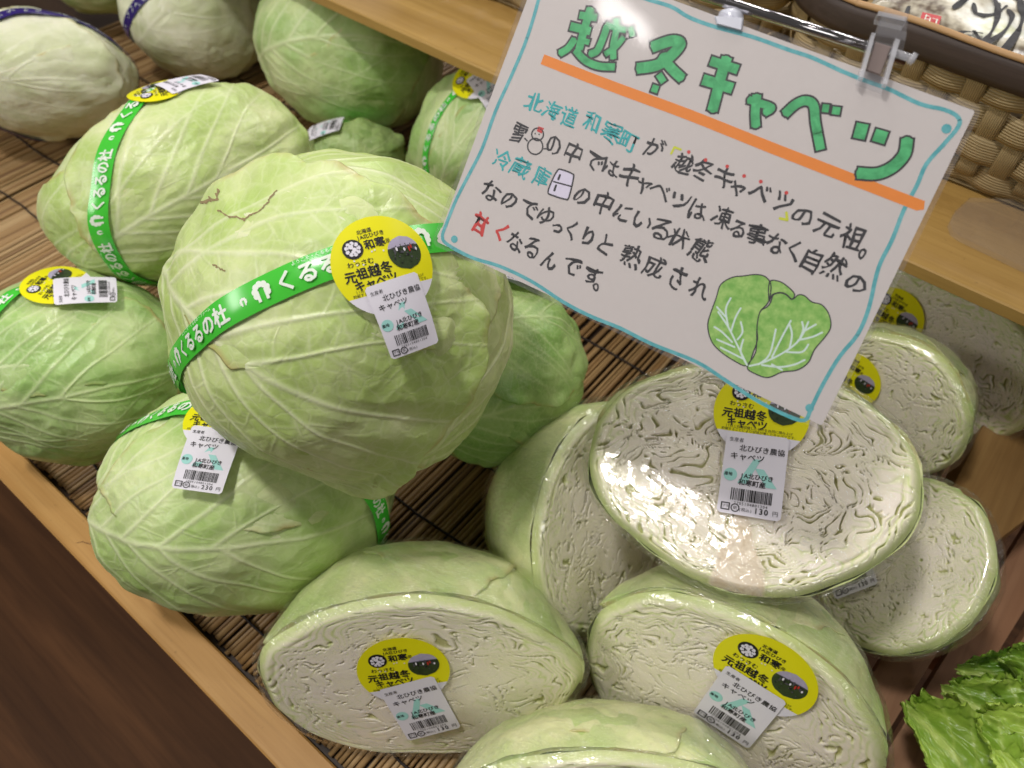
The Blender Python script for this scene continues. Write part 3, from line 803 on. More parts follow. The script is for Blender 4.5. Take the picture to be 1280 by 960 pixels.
def conform_to(body, blend=0.75, extra=0.0):
    def f(pts, hh):
        L = (pts - body.c) @ body.A
        D = L / body.rad; D = D / np.linalg.norm(D, axis=1, keepdims=True)
        S = body.pos(D, hh + extra)
        nrm = (D / body.rad); nrm = nrm / np.linalg.norm(nrm, axis=1, keepdims=True)
        flat = pts + (hh + extra)[:, None] * (nrm @ body.A.T)
        return S * blend + flat * (1 - blend)
    return f
def sticker_on_body(root, body, px, down_px, R0, price='130', blend=0.75, extra=0.006, **kw):
    D = body.hit(*px); P = body.c + (D * body.rad) @ body.A.T
    N = unit((D / body.rad) @ body.A.T)
    d = ray(*down_px); Q = CAM + d * (((P - CAM) @ N) / (d @ N))
    V = unit(P - Q); U = np.cross(V, N)
    g = [P + R0 * (a * U + b_ * V) for a in (-0.9, -0.45, 0, 0.45, 0.9) for b_ in (-1.6, -1.2, -0.8, -0.4, 0, 0.4, 0.8) if a * a + min(b_ + 0.0, 0) * 0 + max(b_, 0) ** 2 < 1.1]
    DD = np.array([(q - body.c) @ body.A / body.rad for q in g]); DD /= np.linalg.norm(DD, axis=1, keepdims=True)
    ex = float(np.percentile(hmap(body, DD), 92)) + 0.0012
    if kw.get('disc', True) and hasattr(body, 'band_h'): ex = max(ex, min(body.band_h, ex + 0.002) + 0.0012)
    put_sticker(root, P, U, V, N, R0, price, conform_to(body, blend, ex), off=0.0, **kw)

def hmap(body, D):
    """height of the leaves above the hull along each direction, by casting onto the real leaves"""
    from mathutils.bvhtree import BVHTree
    import bmesh
    if not hasattr(body, 'bvh'):
        body.bvh = []
        for o in body.leaves:
            bm = bmesh.new(); bm.from_mesh(o.data); body.bvh.append(BVHTree.FromBMesh(bm)); bm.free()
    nrm = D / body.rad; nrm = nrm / np.linalg.norm(nrm, axis=1, keepdims=True); nw = nrm @ body.A.T
    top = body.pos(D, np.full(len(D), 0.04)) - body.root_loc
    out = np.zeros(len(D))
    for k in range(len(D)):
        best = 0.0
        for b in body.bvh:
            h = b.ray_cast(Vector(top[k]), Vector(-nw[k]), 0.045)
            if h[0] is not None: best = max(best, 0.04 - h[3])
        out[k] = best
    return out
# ---- the tape band round a head
def band(root, body, px3, width, mat, printed=True, phase=0.0, height=0.0075, flip=1, size=0.0105, marks=False):
    D = [body.hit(*p) for p in px3]
    n = unit(np.cross(D[1] - D[0], D[2] - D[0])); d0 = n @ D[0]
    r = math.sqrt(max(1 - d0 * d0, 0.01)); c = n * d0
    e1 = unit(D[0] - c - n * ((D[0] - c) @ n)); e2 = np.cross(n, e1)
    if (D[1] - c) @ e2 < 0: e2 = -e2; 
    nrad = np.linalg.norm(body.rad) / math.sqrt(3)
    def f(q):   # q: (along metres, across metres, height)
        al = q[:, 0] / (r * nrad); wv = q[:, 1] / nrad
        dirs = c + r * (np.cos(al)[:, None] * e1 + np.sin(al)[:, None] * e2) + wv[:, None] * nn
        dirs /= np.linalg.norm(dirs, axis=1, keepdims=True)
        return body.pos(dirs, np.interp(q[:, 0] % L_, hx, hy) + q[:, 2])
    nn = n
    L_ = 2 * math.pi * r * nrad
    hx = np.linspace(0, L_, 121); hs = []
    for w_ in (-0.5, 0, 0.5):
        al_ = hx / (r * nrad)
        dd = c + r * (np.cos(al_)[:, None] * e1 + np.sin(al_)[:, None] * e2) + w_ * width / nrad * nn
        dd /= np.linalg.norm(dd, axis=1, keepdims=True); hs.append(hmap(body, dd))
    hh_ = np.max(hs, 0)[:-1]
    mx = np.max([np.roll(hh_, k) for k in range(-2, 3)], 0)
    ker = np.exp(-(np.arange(-4, 5) / 2.2) ** 2); ker /= ker.sum()
    hy = np.maximum(sum(kk * np.roll(mx, k) for k, kk in zip(range(-4, 5), ker)), np.max([np.roll(hh_, k) for k in (-1, 0, 1)], 0)) + 0.0006
    hy = np.append(hy, hy[0]); body.band_h = float(hy.max())
    # 'across' must point up-left of the reading direction in the picture
    a0 = f(np.array([[0, 0, 0], [0.01, 0, 0], [0, 0.01, 0.0]])) if False else None
    def proj(p):
        v = R.T @ (p - CAM); return np.array([CX + F * v[0] / v[2], CY + F * v[1] / v[2]])
    q0, q1, q2 = [proj(p) for p in f(np.array([[0., 0, 0], [0.01, 0, 0], [0, 0.01, 0]]))]
    t = q1 - q0; u = q2 - q0
    if t[0] * u[1] - t[1] * u[0] > 0: nn = -n        # picture y points down
    L = 2 * math.pi * r * nrad
    K = 150
    st = Print(); al = np.linspace(0, L, K)
    tw = width / 2
    V = []
    for a in al:
        for s_ in (-1, -0.5, 0, 0.5, 1): V.append((a, s_ * tw, 0.0006 * (1 - s_ * s_) + 0.0005 * math.sin(a * 90)))
    st.V = V; st.n = len(V); st.F = [tuple(q) for q in grid_faces(K, 5)]; st.M = [0] * len(st.F)
    o = st.build('tape_band', f, [mat], root)
    if printed:
        p = Print(); x = phase; s_ = size
        nrep = max(1, int(round(L / 0.077))); per = L / nrep
        for _ in range(nrep):
            # tree emblem: a small one and a big one
            for bx, sc in ((x + 0.002, 0.42), (x + 0.0125, 1.0)):
                for k in range(7):
                    a = math.pi * (-0.15 + 1.3 * k / 6)
                    p.disc(bx + sc * 0.0034 * math.cos(a), -0.001 * (1 - sc) + sc * (0.0004 + 0.0034 * math.sin(a)), sc * 0.0017, 1, 0.0011 + k * 1e-6, 9)
                p.rect(bx - sc * 0.0030, bx - sc * 0.0014, -sc * 0.0045 - 0.001 * (1 - sc), sc * 0.001, 1, 0.0011)
                p.rect(bx + sc * 0.0014, bx + sc * 0.0030, -sc * 0.0045 - 0.001 * (1 - sc), sc * 0.001, 1, 0.0011)
            p.text('くるるの杜', x + 0.020 + 2.5 * s_, -0.0006, s_, 1, 0.0011, bold=0.035)
            p.text('ようこそ・くるるの・ファーム', x + 0.020 + 2.5 * s_, width * 0.38, 0.0023, 1, 0.0011)
            x += per
        _sub(p.build('print', f, [mat, M_WHITE], root), o)
    if marks:
        p = Print(); rn = random.Random(4)
        for k in range(30):
            xx = k * 0.012
            if k % 5 == 4: continue
            for q in range(3):
                ax, ay = rn.uniform(-0.0025, 0.0025), rn.uniform(-0.003, 0.003)
                p.stroke([(xx + ax, ay), (xx + ax + rn.uniform(-0.003, 0.003), ay + rn.uniform(-0.003, 0.003))], 0.0009, 1, 0.0012)
        _sub(p.build('print', f, [mat, M_WHITE], root), o)
    return o

# ------------------------------------------------------------------ whole cabbages
def cabbage(lbl, px, z, seed, leaves, mat, pole, thick=None, res=1.0, group=None, lump=0.035, amp=1.0, bumps=()):
    body, (r, d, t) = body_from_px(*px, z, seed, thick, lump); body.bumps = bumps
    # view-frame vectors to body-frame vectors
    th = math.radians(px[4])
    def b(v):
        v = np.array(v, float); return np.array([v[0] * math.cos(th) + v[1] * math.sin(th), -v[0] * math.sin(th) + v[1] * math.cos(th), v[2]])
    base = body.c.copy(); base[2] = max(0.0, base[2] - 0.09)
    root = empty('cabbage', tuple(base))
    tag(root, lbl, 'cabbage', group or 'whole cabbages heaped on the bamboo mat')
    nr, na = int(64 * res), int(150 * res)
    leaf_patch(body, b((-0.2, 0.1, 0.9)), b(pole), math.pi, -0.6, seed % 5, seed, nr // 2 + 10, na // 2 + 20, mat=mat, parent=root, whole=True, amp=amp)
    for k, lf in enumerate(leaves):
        c, rho, fld = lf[:3]; o = lf[3] if len(lf) > 3 else {}
        rs = o.get('res', 1.0)
        leaf_patch(body, b(c), b(o.get('pole', pole)), rho, k + 1 + o.get('up', 0), fld, seed * 7 + k, int(nr * rs * rho / 1.2), int(na * 2 * rs), edge=o.get('edge', 0.06), ruff=o.get('ruff', 0.012),
                   lift=o.get('lift', 0.005 if k == len(leaves) - 1 else 0.001), mat=o.get('mat', mat), parent=root, amp=o.get('amp', amp), swap=o.get('swap', 1.0))
    body.leaves = [o for o in root.children]; body.root_loc = np.array(root.location)
    return root, body

GEN = lambda: [((-0.2, -0.9, 0.1), 1.3, 1), ((0.7, 0.5, 0.5), 1.25, 2, {}), ((0.35, -0.45, 0.8), 1.15, 3), ((-0.3, 0.45, 0.8), 1.25, 0)]

rA, bA = cabbage('largest pale green cabbage on top of the heap, with green tape and yellow sticker', (427, 397, 214, 205, -8), 0.262, 3,
    [((0.75, -0.1, 0.3), 1.25, 2, dict(pole=(0.35, 0.9, 0.1))), ((0.62, 0.32, 0.55), 1.05, 1, dict(pole=(0.1, 0.95, 0.2), res=1.2, amp=1.3)), ((-0.1, -0.75, 0.6), 1.15, 3, dict(res=1.2)), ((-0.40, 0.22, 0.88), 1.15, 0, dict(res=1.7, lift=0.009, edge=0.07))],
    L_MAIN, (-0.95, -0.28, 0.14), res=1.25, amp=1.0, bumps=[((-0.62, 0.72, 0.15), -0.085, 0.10), ((0.1, 1, 0.1), 0.03, 0.05)])
band(rA, bA, [(218, 462), (300, 388), (520, 309)], 0.0155, M_BAND, phase=0.012)
sticker_on_body(rA, bA, (474, 340), (508, 432), 0.0240, '', 0.7, lab_at=(0.05, -1.08), lab_rot=0.05, lab_s=0.84)

def scar(root, body, strokes, mat=None):
    for k, st in enumerate(strokes):
        pr = Print()
        q = smooth_path(st, 5) if len(st) > 2 else np.array(st, float)
        q = q + np.random.RandomState(k).uniform(-1.4, 1.4, q.shape)
        ws = [1.4 * (0.5 + 1.1 * abs(math.sin(i * 1.7 + k))) for i in range(len(q))]
        pr.stroke(q, ws, 0, 0.0)
        V = np.array(pr.V); D = np.array([body.hit(p[0], p[1]) for p in V])
        W = body.pos(D, hmap(body, D) + 0.00025) - body.root_loc
        me = bpy.data.meshes.new('scar'); me.from_pydata(W.tolist(), [], pr.F); me.update()
        link('scar', me, mat or M_SCAR, root)
M_SCAR = plain('dried_scar', lin(158, 138, 100), 0.8, 0.4, 400)
scar(rA, bA, [[(268, 268), (276, 264), (284, 261), (290, 254)], [(283, 272), (294, 278), (306, 279), (314, 283)], [(312, 282), (322, 277), (334, 272), (340, 266)], [(341, 265), (346, 258), (353, 250)], [(272, 334), (280, 338), (290, 341)]])
rB, bB = cabbage('cabbage with green tape down its left half and a sticker on its crown', (220, 226, 172, 120, -22), 0.165, 5,
    [((0.6, -0.6, 0.5), 1.2, 1), ((0.5, 0.5, 0.7), 1.15, 2), ((-0.35, 0.65, 0.6), 1.1, 4), ((0.25, -0.1, 0.9), 1.12, 0, dict(res=1.2))], L_MAIN, (-0.8, 0.6, 0.15), res=1.1)
band(rB, bB, [(190, 345), (132, 240), (200, 125)], 0.015, M_BAND, phase=0.005)
sticker_on_body(rB, bB, (203, 127), (262, 112), 0.0245, '', 0.8, lab_at=(0.0, -1.0), lab_rot=0.3)

rC, bC = cabbage('ribbed cabbage cut off by the left edge of the picture, sticker at its top', (92, 455, 144, 118, -14), 0.088, 8,
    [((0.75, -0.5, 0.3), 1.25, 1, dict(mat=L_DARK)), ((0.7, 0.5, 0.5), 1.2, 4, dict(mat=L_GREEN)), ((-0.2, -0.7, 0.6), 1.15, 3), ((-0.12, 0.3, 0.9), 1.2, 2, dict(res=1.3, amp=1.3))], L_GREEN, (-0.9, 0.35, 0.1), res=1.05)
band(rC, bC, [(-40, 470), (8, 398), (62, 352)], 0.015, M_BAND, phase=0.006)
sticker_on_body(rC, bC, (74, 367), (118, 374), 0.0240, '', 0.75, lab_at=(0.0, -0.95), lab_rot=0.5)

rD, bD = cabbage('cabbage marked 230 yen against the front rail, lower left', (307, 620, 191, 143, -13), 0.085, 12,
    [((0.7, -0.55, 0.3), 1.2, 1), ((0.75, 0.2, 0.55), 1.1, 3, dict(pole=(0.9, -0.1, -0.2))), ((-0.1, -0.7, 0.6), 1.15, 4), ((-0.1, 0.38, 0.9), 1.22, 1, dict(res=1.5, amp=1.2, edge=0.07))], L_MID, (-0.95, 0.12, 0.15), res=1.15)
band(rD, bD, [(165, 536), (270, 523), (385, 560)], 0.0155, M_BAND, phase=0.004)
sticker_on_body(rD, bD, (284, 536), (256, 596), 0.0252, '230', 0.6, lab_at=(0.0, -1.26), lab_rot=0.0)

rE, bE = cabbage('whitish weathered cabbage in the top left corner with a purple tape', (46, 88, 132, 82, 6), 0.085, 15,
    [((0.7, -0.4, 0.5), 1.2, 1), ((0.5, 0.5, 0.6), 1.1, 3), ((-0.3, 0.1, 0.9), 1.2, 2, dict(edge=0.1))], L_WHITE, (-0.9, 0.2, 0.2), res=0.85)
band(rE, bE, [(2, 26), (55, 22), (118, 40)], 0.014, M_PURPLE, False, marks=True)
rF, bF = cabbage('pale cabbage with a purple tape between the whitish and the bright green one', (243, 2, 104, 96, 12), 0.09, 18,
    [((0.7, -0.2, 0.5), 1.2, 0), ((0.2, 0.6, 0.7), 1.1, 1), ((-0.3, 0.1, 0.9), 1.15, 4)], L_WHITE, (-0.8, 0.5, 0.2), res=0.85)
band(rF, bF, [(160, 50), (168, 18), (188, -8)], 0.013, M_PURPLE, False, marks=True)
rK, bK = cabbage('pale green cabbage just showing at the top edge above the purple taped ones', (118, -42, 82, 62, 0), 0.09, 21,
    [((0.2, 0.6, 0.7), 1.2, 1)], L_GREEN, (-0.8, 0.5, 0.2), res=0.7)
rG, bG = cabbage('bright green cabbage without tape tucked against the shelf board, top centre', (437, 56, 120, 107, 14), 0.115, 23,
    [((0.75, -0.2, 0.3), 1.2, 1), ((0.5, 0.5, 0.6), 1.15, 3, dict(edge=0.09, pole=(0.6, -0.7, 0.2))), ((-0.3, -0.1, 0.9), 1.25, 2, dict(res=1.2, amp=1.2))], L_GREEN, (-0.9, 0.1, 0.25), res=1.0, thick=0.11)
rH, bH = cabbage('cabbage with green tape and sticker half hidden behind the handwritten card', (612, 172, 118, 92, -52), 0.10, 26,
    [((0.75, -0.2, 0.3), 1.2, 1), ((0.2, 0.5, 0.8), 1.1, 0), ((-0.4, 0.0, 0.9), 1.1, 3)], L_GREEN, (-0.6, 0.8, 0.2), res=0.95)
band(rH, bH, [(538, 215), (547, 155), (582, 112)], 0.0135, M_BAND, phase=0.0)
sticker_on_body(rH, bH, (598, 104), (622, 122), 0.026, '', 0.7, lab_at=(0.1, -0.85), lab_rot=-0.2)
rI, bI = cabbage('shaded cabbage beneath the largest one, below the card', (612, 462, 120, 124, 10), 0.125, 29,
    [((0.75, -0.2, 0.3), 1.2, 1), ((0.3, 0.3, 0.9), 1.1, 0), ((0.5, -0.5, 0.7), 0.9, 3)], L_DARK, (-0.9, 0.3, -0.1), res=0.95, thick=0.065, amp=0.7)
sticker_on_body(rI, bI, (655, 338), (665, 392), 0.027, '', 0.4, disc=False, lab_at=(0.0, -0.7), lab_rot=0.2)
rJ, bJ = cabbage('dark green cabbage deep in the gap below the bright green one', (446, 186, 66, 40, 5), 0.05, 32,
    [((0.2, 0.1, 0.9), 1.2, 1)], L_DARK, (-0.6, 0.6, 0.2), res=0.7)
band(rJ, bJ, [(376, 165), (384, 155), (398, 150)], 0.014, M_BAND, False)
sticker_on_body(rJ, bJ, (405, 160), (412, 186), 0.026, '', 0.5, disc=False, lab_at=(0.0, -0.4), lab_rot=1.2)

# ------------------------------------------------------------------ cut halves in cling film
def half(lbl, cx, cy, a, b, ang, alpha, S, z, seed, stem, nr=110, na=330, stick=None, price='130', r3=None, mat=L_HALF, lab=None, bumps=(), tones=1.0, has_core=False, gaps=0.95, rel=0.6):
    """face ellipse centre and half sizes in px, major axis angle, tilt of the face about that axis, S = px from centre to the dome's skyline"""
    c = at(cx, cy, z); dist = np.linalg.norm(c - CAM)
    r, d, t = viewframe(cx, cy); th = math.radians(ang); al = math.radians(alpha)
    e1 = r * math.cos(th) + d * math.sin(th); dn = -r * math.sin(th) + d * math.cos(th)
    n = t * math.cos(al) + dn * math.sin(al)
    e2 = unit(np.cross(n, e1))
    if e2 @ dn > 0: e2 = -e2                      # e2 points up the picture
    px = dist / math.hypot(F, math.hypot(cx - CX, cy - CY))
    r1 = a * mpp(cx, cy, dist, ang); px = mpp(cx, cy, dist, ang + 90); r2 = b * px / math.cos(al)
    if r3 is None: r3 = math.sqrt(max(S * S - b * b, 1)) * px / abs(math.sin(al))
    A = np.stack([e1, e2, n], 1)
    if np.linalg.det(A) < 0: A[:, 0] *= -1
    fx = 1.0 if A[:, 0] @ e1 > 0 else -1.0
    body = Body(c, A, (r1, r2, r3), seed, 0.035); body.clampz = -0.0065; body.bumps = [((b_[0][0] * fx, b_[0][1], b_[0][2]), b_[1], b_[2]) for b_ in bumps]
    base = c.copy(); base[2] = max(0, c[2] - r2 * 0.9)
    root = empty('cabbage_half', tuple(base)); tag(root, lbl, 'cut cabbage', 'cabbage halves wrapped in cling film')
    pole = np.array([stem[0] * A[:, 0] @ e1, stem[1], -0.15]) ; pole = unit(pole)
    # rounded back: a shell plus two overlapping leaves
    leaf_patch(body, (0, 0, -1), pole, math.pi / 2, 0, seed % 5, seed, 60, 180, mat=mat, parent=root, whole=True, hemi=1, amp=0.8)
    for k, (cc, rho) in enumerate((((0.5, 0.5, -0.8), 1.0), ((-0.35, 0.65, -0.7), 0.95))):
        leaf_patch(body, cc, pole, rho, k + 1, (seed + k) % 5, seed * 3 + k, 56, 170, edge=0.07, mat=mat, parent=root, hemi=1, amp=0.9, lift=0.0005, gap=0.0008)
    # the cut face: folded leaves in section
    rr = np.linspace(0, 1, nr) ** 0.8; an = np.linspace(0, 2 * np.pi, na, endpoint=False)
    P = rr[:, None] * np.ones(na); x = P * np.cos(an); y = P * np.sin(an)
    sx, sy = x - 0.55 * stem[0], y - 0.55 * stem[1]            # layers wrap round a point nearer the stem
    s = seed * 13.7
    wx = x + 0.10 * fbm2(x * 2.3 + s, y * 2.3, seed, 3); wy = y + 0.10 * fbm2(x * 2.3, y * 2.3 + s, seed + 4, 3)
    rho0 = np.hypot(wx, wy)
    inner = 1 - sstep(0.70, 0.97, P)
    # nested leaves: arcs about the stem side, wavy, folded a little more towards the middle
    q = 0.05 + 0.13 * inner
    ux = wx + q * fbm2(wx * 3.4 + 3 + s, wy * 3.4, seed + 20, 2, 0.5); uy = wy + q * fbm2(wx * 3.4, wy * 3.4 + 8 + s, seed + 21, 2, 0.5)
    ux = ux + 0.022 * inner * noise2(ux * 11, uy * 11 + s, seed + 22); uy = uy + 0.022 * inner * noise2(ux * 11 + 5, uy * 11, seed + 23)
    cyx, cyy = 0.22 * stem[0], 0.22 * stem[1]
    tht = np.arctan2(uy - cyy, ux - cyx); ru = np.hypot(ux - cyx, uy - cyy)
    lay = ru * 23 + 1.3 * noise2(np.cos(tht) * 2.2 + ru * 2.5 + 5, np.sin(tht) * 2.2 + s, seed + 2)
    idx = np.round(lay); fr = 1 - 2 * np.abs(lay - idx)               # 1 on the boundary between two leaves
    kx = np.cos(tht) * (2.5 + ru * 5); ky = np.sin(tht) * (2.5 + ru * 5)
    mk = noise2(kx + idx * 3.71, ky + idx * 1.93 + s, seed + 30) + 0.35 * noise2(kx * 2.6 + idx * 2.3, ky * 2.6, seed + 31)
    mk = np.clip((mk - 0.04 + 0.3 * (gaps - 1) + 0.15 * noise2(x * 2.2, y * 2.2 + s, seed + 35)) * 1.9, 0, 1)
    th_ = 1.0 - 0.50 * mk
    g1 = sstep(th_, th_ + 0.14, fr) * sstep(0.03, 0.2, mk)
    lay2 = np.hypot(ux + 0.12 * noise2(ux * 8, uy * 8 + s, seed + 40), uy + 0.12 * noise2(ux * 8 + 9, uy * 8, seed + 41)) * 23 + 0.37
    fr2 = np.abs((lay2 % 1) - 0.5) * 2
    mk2 = np.clip((noise2(ux * 8 + 3, uy * 8 - s, seed + 33) + 0.3 * noise2(ux * 19, uy * 19, seed + 34) - 0.3 + 0.2 * (gaps - 1)) * 2.0, 0, 1)
    th2 = 1.0 - 0.5 * mk2
    g2 = sstep(th2, th2 + 0.2, fr2) * sstep(0.05, 0.3, mk2) * inner
    gap = np.clip(np.maximum(g1, 0.85 * g2), 0, 1) * (0.25 + 0.75 * sstep(0.08, 0.35, P)) * min(1.0, gaps + 0.1)
    hair = sstep(0.80, 1.0, 1 - 2 * np.abs(lay * 2 - np.round(lay * 2)))
    # solid core: a wedge from the stem inwards
    st = unit(np.array([stem[0], stem[1]])); u_ = x * st[0] + y * st[1]; v_ = -x * st[1] + y * st[0]
    cw = 0.05 + 0.13 * sstep(0.30, 1.0, u_) + 0.012 * noise2(u_ * 6, v_ * 3, seed)
    core = sstep(0.0, 0.03, cw - np.abs(v_)) * sstep(0.26, 0.42, u_) * has_core
    cedge = np.exp(-((np.abs(v_) - cw) / 0.014) ** 2) * sstep(0.35, 0.5, u_) * has_core
    gap = gap * (1 - core)
    ring = np.exp(-((P - 0.90) / 0.012) ** 2) * sstep(-0.3, 0.4, noise2(x * 4, y * 4 + s, seed + 50))
    gap = np.maximum(gap, 0.35 * ring * (1 - core)) * (1 - sstep(0.93, 0.965, P))
    lines = (sstep(0.74, 1.0, fr) * 0.75 + 0.35 * hair) * (1 - core)
    leafh = -0.0003 * lines
    h = rel * (-0.0044 * gap + leafh + 0.0005 * fbm2(ux * 3 + s, uy * 3, seed + 60, 2)) - 0.0006 * cedge 
    rim = np.clip(sstep(0.93, 0.995, P) * 0.75 + 0.2 * sstep(0.88, 0.94, P) + (0.65 * sstep(0.55, 0.95, P + 0.15 * noise2(x * 3, y * 3 + s, 5)) * sstep(0.3, 0.95, fr) + 0.6 * lines * (0.45 + 0.55 * sstep(-0.2, 0.5, noise2(x * 2.5, y * 2.5 - s, seed + 90))) + 0.3 * sstep(0.05, 0.5, gap)) * (1 - core) * tones * (1 - sstep(0.93, 0.95, P) * 0.7), 0, 1)
    tone = np.clip(0.35 + 0.5 * fbm2(x * 3 + 9, y * 3 + s, seed + 70, 3) + 0.3 * sstep(0.5, 1, P), 0, 1)
    dr = np.stack([np.cos(an)[None] + 0 * P, np.sin(an)[None] + 0 * P, 0 * P], -1)
    lum = body.lumf(dr)
    loc = np.stack([x * r1, y * r2, 0 * x], -1) * (1 + lum)[..., None]
    loc[..., 2] += h + (1 - P ** 2) * 0.002 - 0.0064 * np.clip((P - 0.93) / 0.07, 0, 1) ** 1.7
    V = c + loc @ A.T
    Vf = np.concatenate([V[0, :1], V[1:].reshape(-1, 3)])
    f1 = lambda q_: np.concatenate([q_[0, :1], q_[1:].ravel()])
    gf = grid_faces(nr - 1, na, True) + 1; j = np.arange(na); fan = np.stack([0 * j, 1 + j, 1 + (j + 1) % na], -1)
    me = mesh_np('cut_face', Vf - base, [fan, gf[:, ::-1]], dict(gap=f1(np.clip(gap * 1.0 + 0.35 * cedge, 0, 1)), rim=f1(rim), core=f1(core), tone=f1(tone)))
    link('cut_face', me, M_CUT, root)
    # cling film skin: flat over the face, tight round the back
    nf, ma = 90, 240
    tt = np.linspace(0, math.pi, nf); aa = np.linspace(0, 2 * np.pi, ma, endpoint=False)
    xx = np.sin(np.minimum(tt, math.pi))[:, None]
    D = np.stack([np.sin(tt)[:, None] * np.cos(aa), np.sin(tt)[:, None] * np.sin(aa), np.cos(tt)[:, None] + 0 * aa], -1)
    Df = D.copy(); front = D[..., 2] > 0
    lumf = body.lumf(D)
    nrm = D / body.rad; nrm /= np.linalg.norm(nrm, axis=-1, keepdims=True)
    locb = D * body.rad * (1 + lumf)[..., None] + nrm * (0.0044 + 0.0006 * noise3(D * 9, seed) + 0.0006 * np.abs(noise3(D * np.array([30, 30, 7]), seed + 3)) * np.exp(-((tt[:, None] - 1.8) / 0.35) ** 2))[..., None]
    rimD = D.copy(); rimD[..., 2] = 0; rl = np.linalg.norm(rimD, axis=-1, keepdims=True); rimD = rimD / np.maximum(rl, 1e-6)
    lumr = body.lumf(rimD)
    tf = np.linspace(0, 1, nf)[:, None] * 0 + (1 - np.cos(tt))[:, None]    # 0..1 over the front
    rad_f = np.sin(np.minimum(tt, math.pi / 2))[:, None] + 0 * tf
    locf = np.stack([rimD[..., 0] * r1 * rad_f, rimD[..., 1] * r2 * rad_f, 0 * D[..., 0]], -1) * (1 + lumr)[..., None] * (1 + 0.0042 / r1 * rad_f)[..., None]
    locf[..., 2] = 0.0034 - 0.0080 * np.clip((rad_f - 0.88) / 0.12, 0, 1) ** 2 + 0.0006 * noise3(D * 7, seed) * (1 - rad_f ** 6) + 0.0005 * np.abs(noise3(D * np.array([34, 34, 5]), seed + 3)) * np.clip((rad_f - 0.8) / 0.2, 0, 1)
    locb[..., 2] = np.minimum(locb[..., 2], -0.0046)
    loc = np.where(front[..., None], locf, locb)
    Vw = (c + loc @ A.T).reshape(-1, 3)
    gw = grid_faces(nf, ma, True); q_ = Vw[gw[10 * ma + 3]]
    if np.cross(q_[1] - q_[0], q_[2] - q_[0]) @ n < 0: gw = gw[:, ::-1]
    ring_ = gw.min(1) // ma
    me = mesh_np('plastic_wrap', Vw - base, gw, matidx=(ring_ < nf // 2 - 9).astype(int))
    link('plastic_wrap', me, [M_FILM, M_FILMF], root)
    # sticker on the face
    if stick:
        (sxp, syp), (dxp, dyp), R0 = stick
        def onface(x_, y_):
            dd = ray(x_, y_); return CAM + dd * (((c - CAM) @ n) / (dd @ n))
        P0 = onface(sxp, syp); V_ = unit(P0 - onface(dxp, dyp)); U_ = np.cross(V_, n)
        put_sticker(root, P0, U_, V_, n, R0, price, None, off=0.0048, **(lab or {}))
    return root, body

half('half cabbage on the mat marked 130 yen, cut face forward, lower centre', 526, 857, 199, 97, 2, 50, 204, 0.078, 41, (0.15, -1), nr=130, na=400,
     stick=((505, 832), (528, 905), 0.0315), lab=dict(lab_at=(0.12, -1.22), lab_rot=0.16), gaps=0.85, rel=0.42, bumps=[((-0.95, 0.3, 0), 0.03, 0.03), ((0.97, 0.25, -0.1), 0.05, 0.03), ((0.85, -0.5, 0), -0.04, 0.1)])
half('half cabbage cut by the bottom edge, only its pale rounded back showing', 757, 1046, 215, 92, 2, 50, 192, 0.078, 44, (0.1, -1), nr=60, na=160)
half('half cabbage with its sticker turned sideways, lower right on the mat', 899, 890, 206, 106, 27, 50, 200, 0.082, 47, (-0.3, -1), nr=130, na=400,
     stick=((957, 838), (915, 910), 0.0325), lab=dict(lab_at=(-0.12, -1.15), lab_rot=-0.08))
half('half cabbage standing in the gap, left of the topmost half, green back to the left', 762, 650, 150, 78, 104, -52, 166, 0.082, 50, (1, -0.3), nr=100, na=300)
half('topmost half cabbage lying cut face up under the corner of the card, 130 yen', 930, 588, 208, 145, 7, -14, 152, 0.205, 53, (0.02, -1), nr=190, na=560, r3=0.075,
     stick=((951, 519), (932, 650), 0.0305), lab=dict(lab_at=(0.02, -1.40), lab_rot=0.02), tones=0.7, has_core=True, gaps=1.05, rel=0.75, bumps=[((-0.75, 0.65, 0), 0.035, 0.06), ((-0.62, -0.75, 0), -0.09, 0.10), ((0.35, -0.9, 0), 0.03, 0.12)])
half('half cabbage with a 130 yen label mostly hidden, beside the slatted deck', 1122, 702, 116, 104, -52, -28, 120, 0.095, 56, (-0.5, -0.8), nr=110, na=320, r3=0.07, stick=((1040, 640), (1062, 725), 0.028), lab=dict(lab_at=(0.1, -1.7), lab_rot=0.1), tones=1.3)
half('half cabbage behind the topmost half, right of the card corner', 1100, 508, 106, 84, 48, 34, 112, 0.10, 59, (-0.7, 0.6), nr=110, na=300, r3=0.08, stick=((1066, 472), (1040, 520), 0.027), lab=dict(label=False), tones=1.5)
half('rearmost half cabbage in film under the shelf edge at the right', 1175, 440, 130, 88, 52, 30, 110, 0.085, 62, (-0.8, 0.4), nr=90, na=260, r3=0.08, stick=((1118, 395), (1090, 440), 0.031), lab=dict(label=False), tones=1.5)

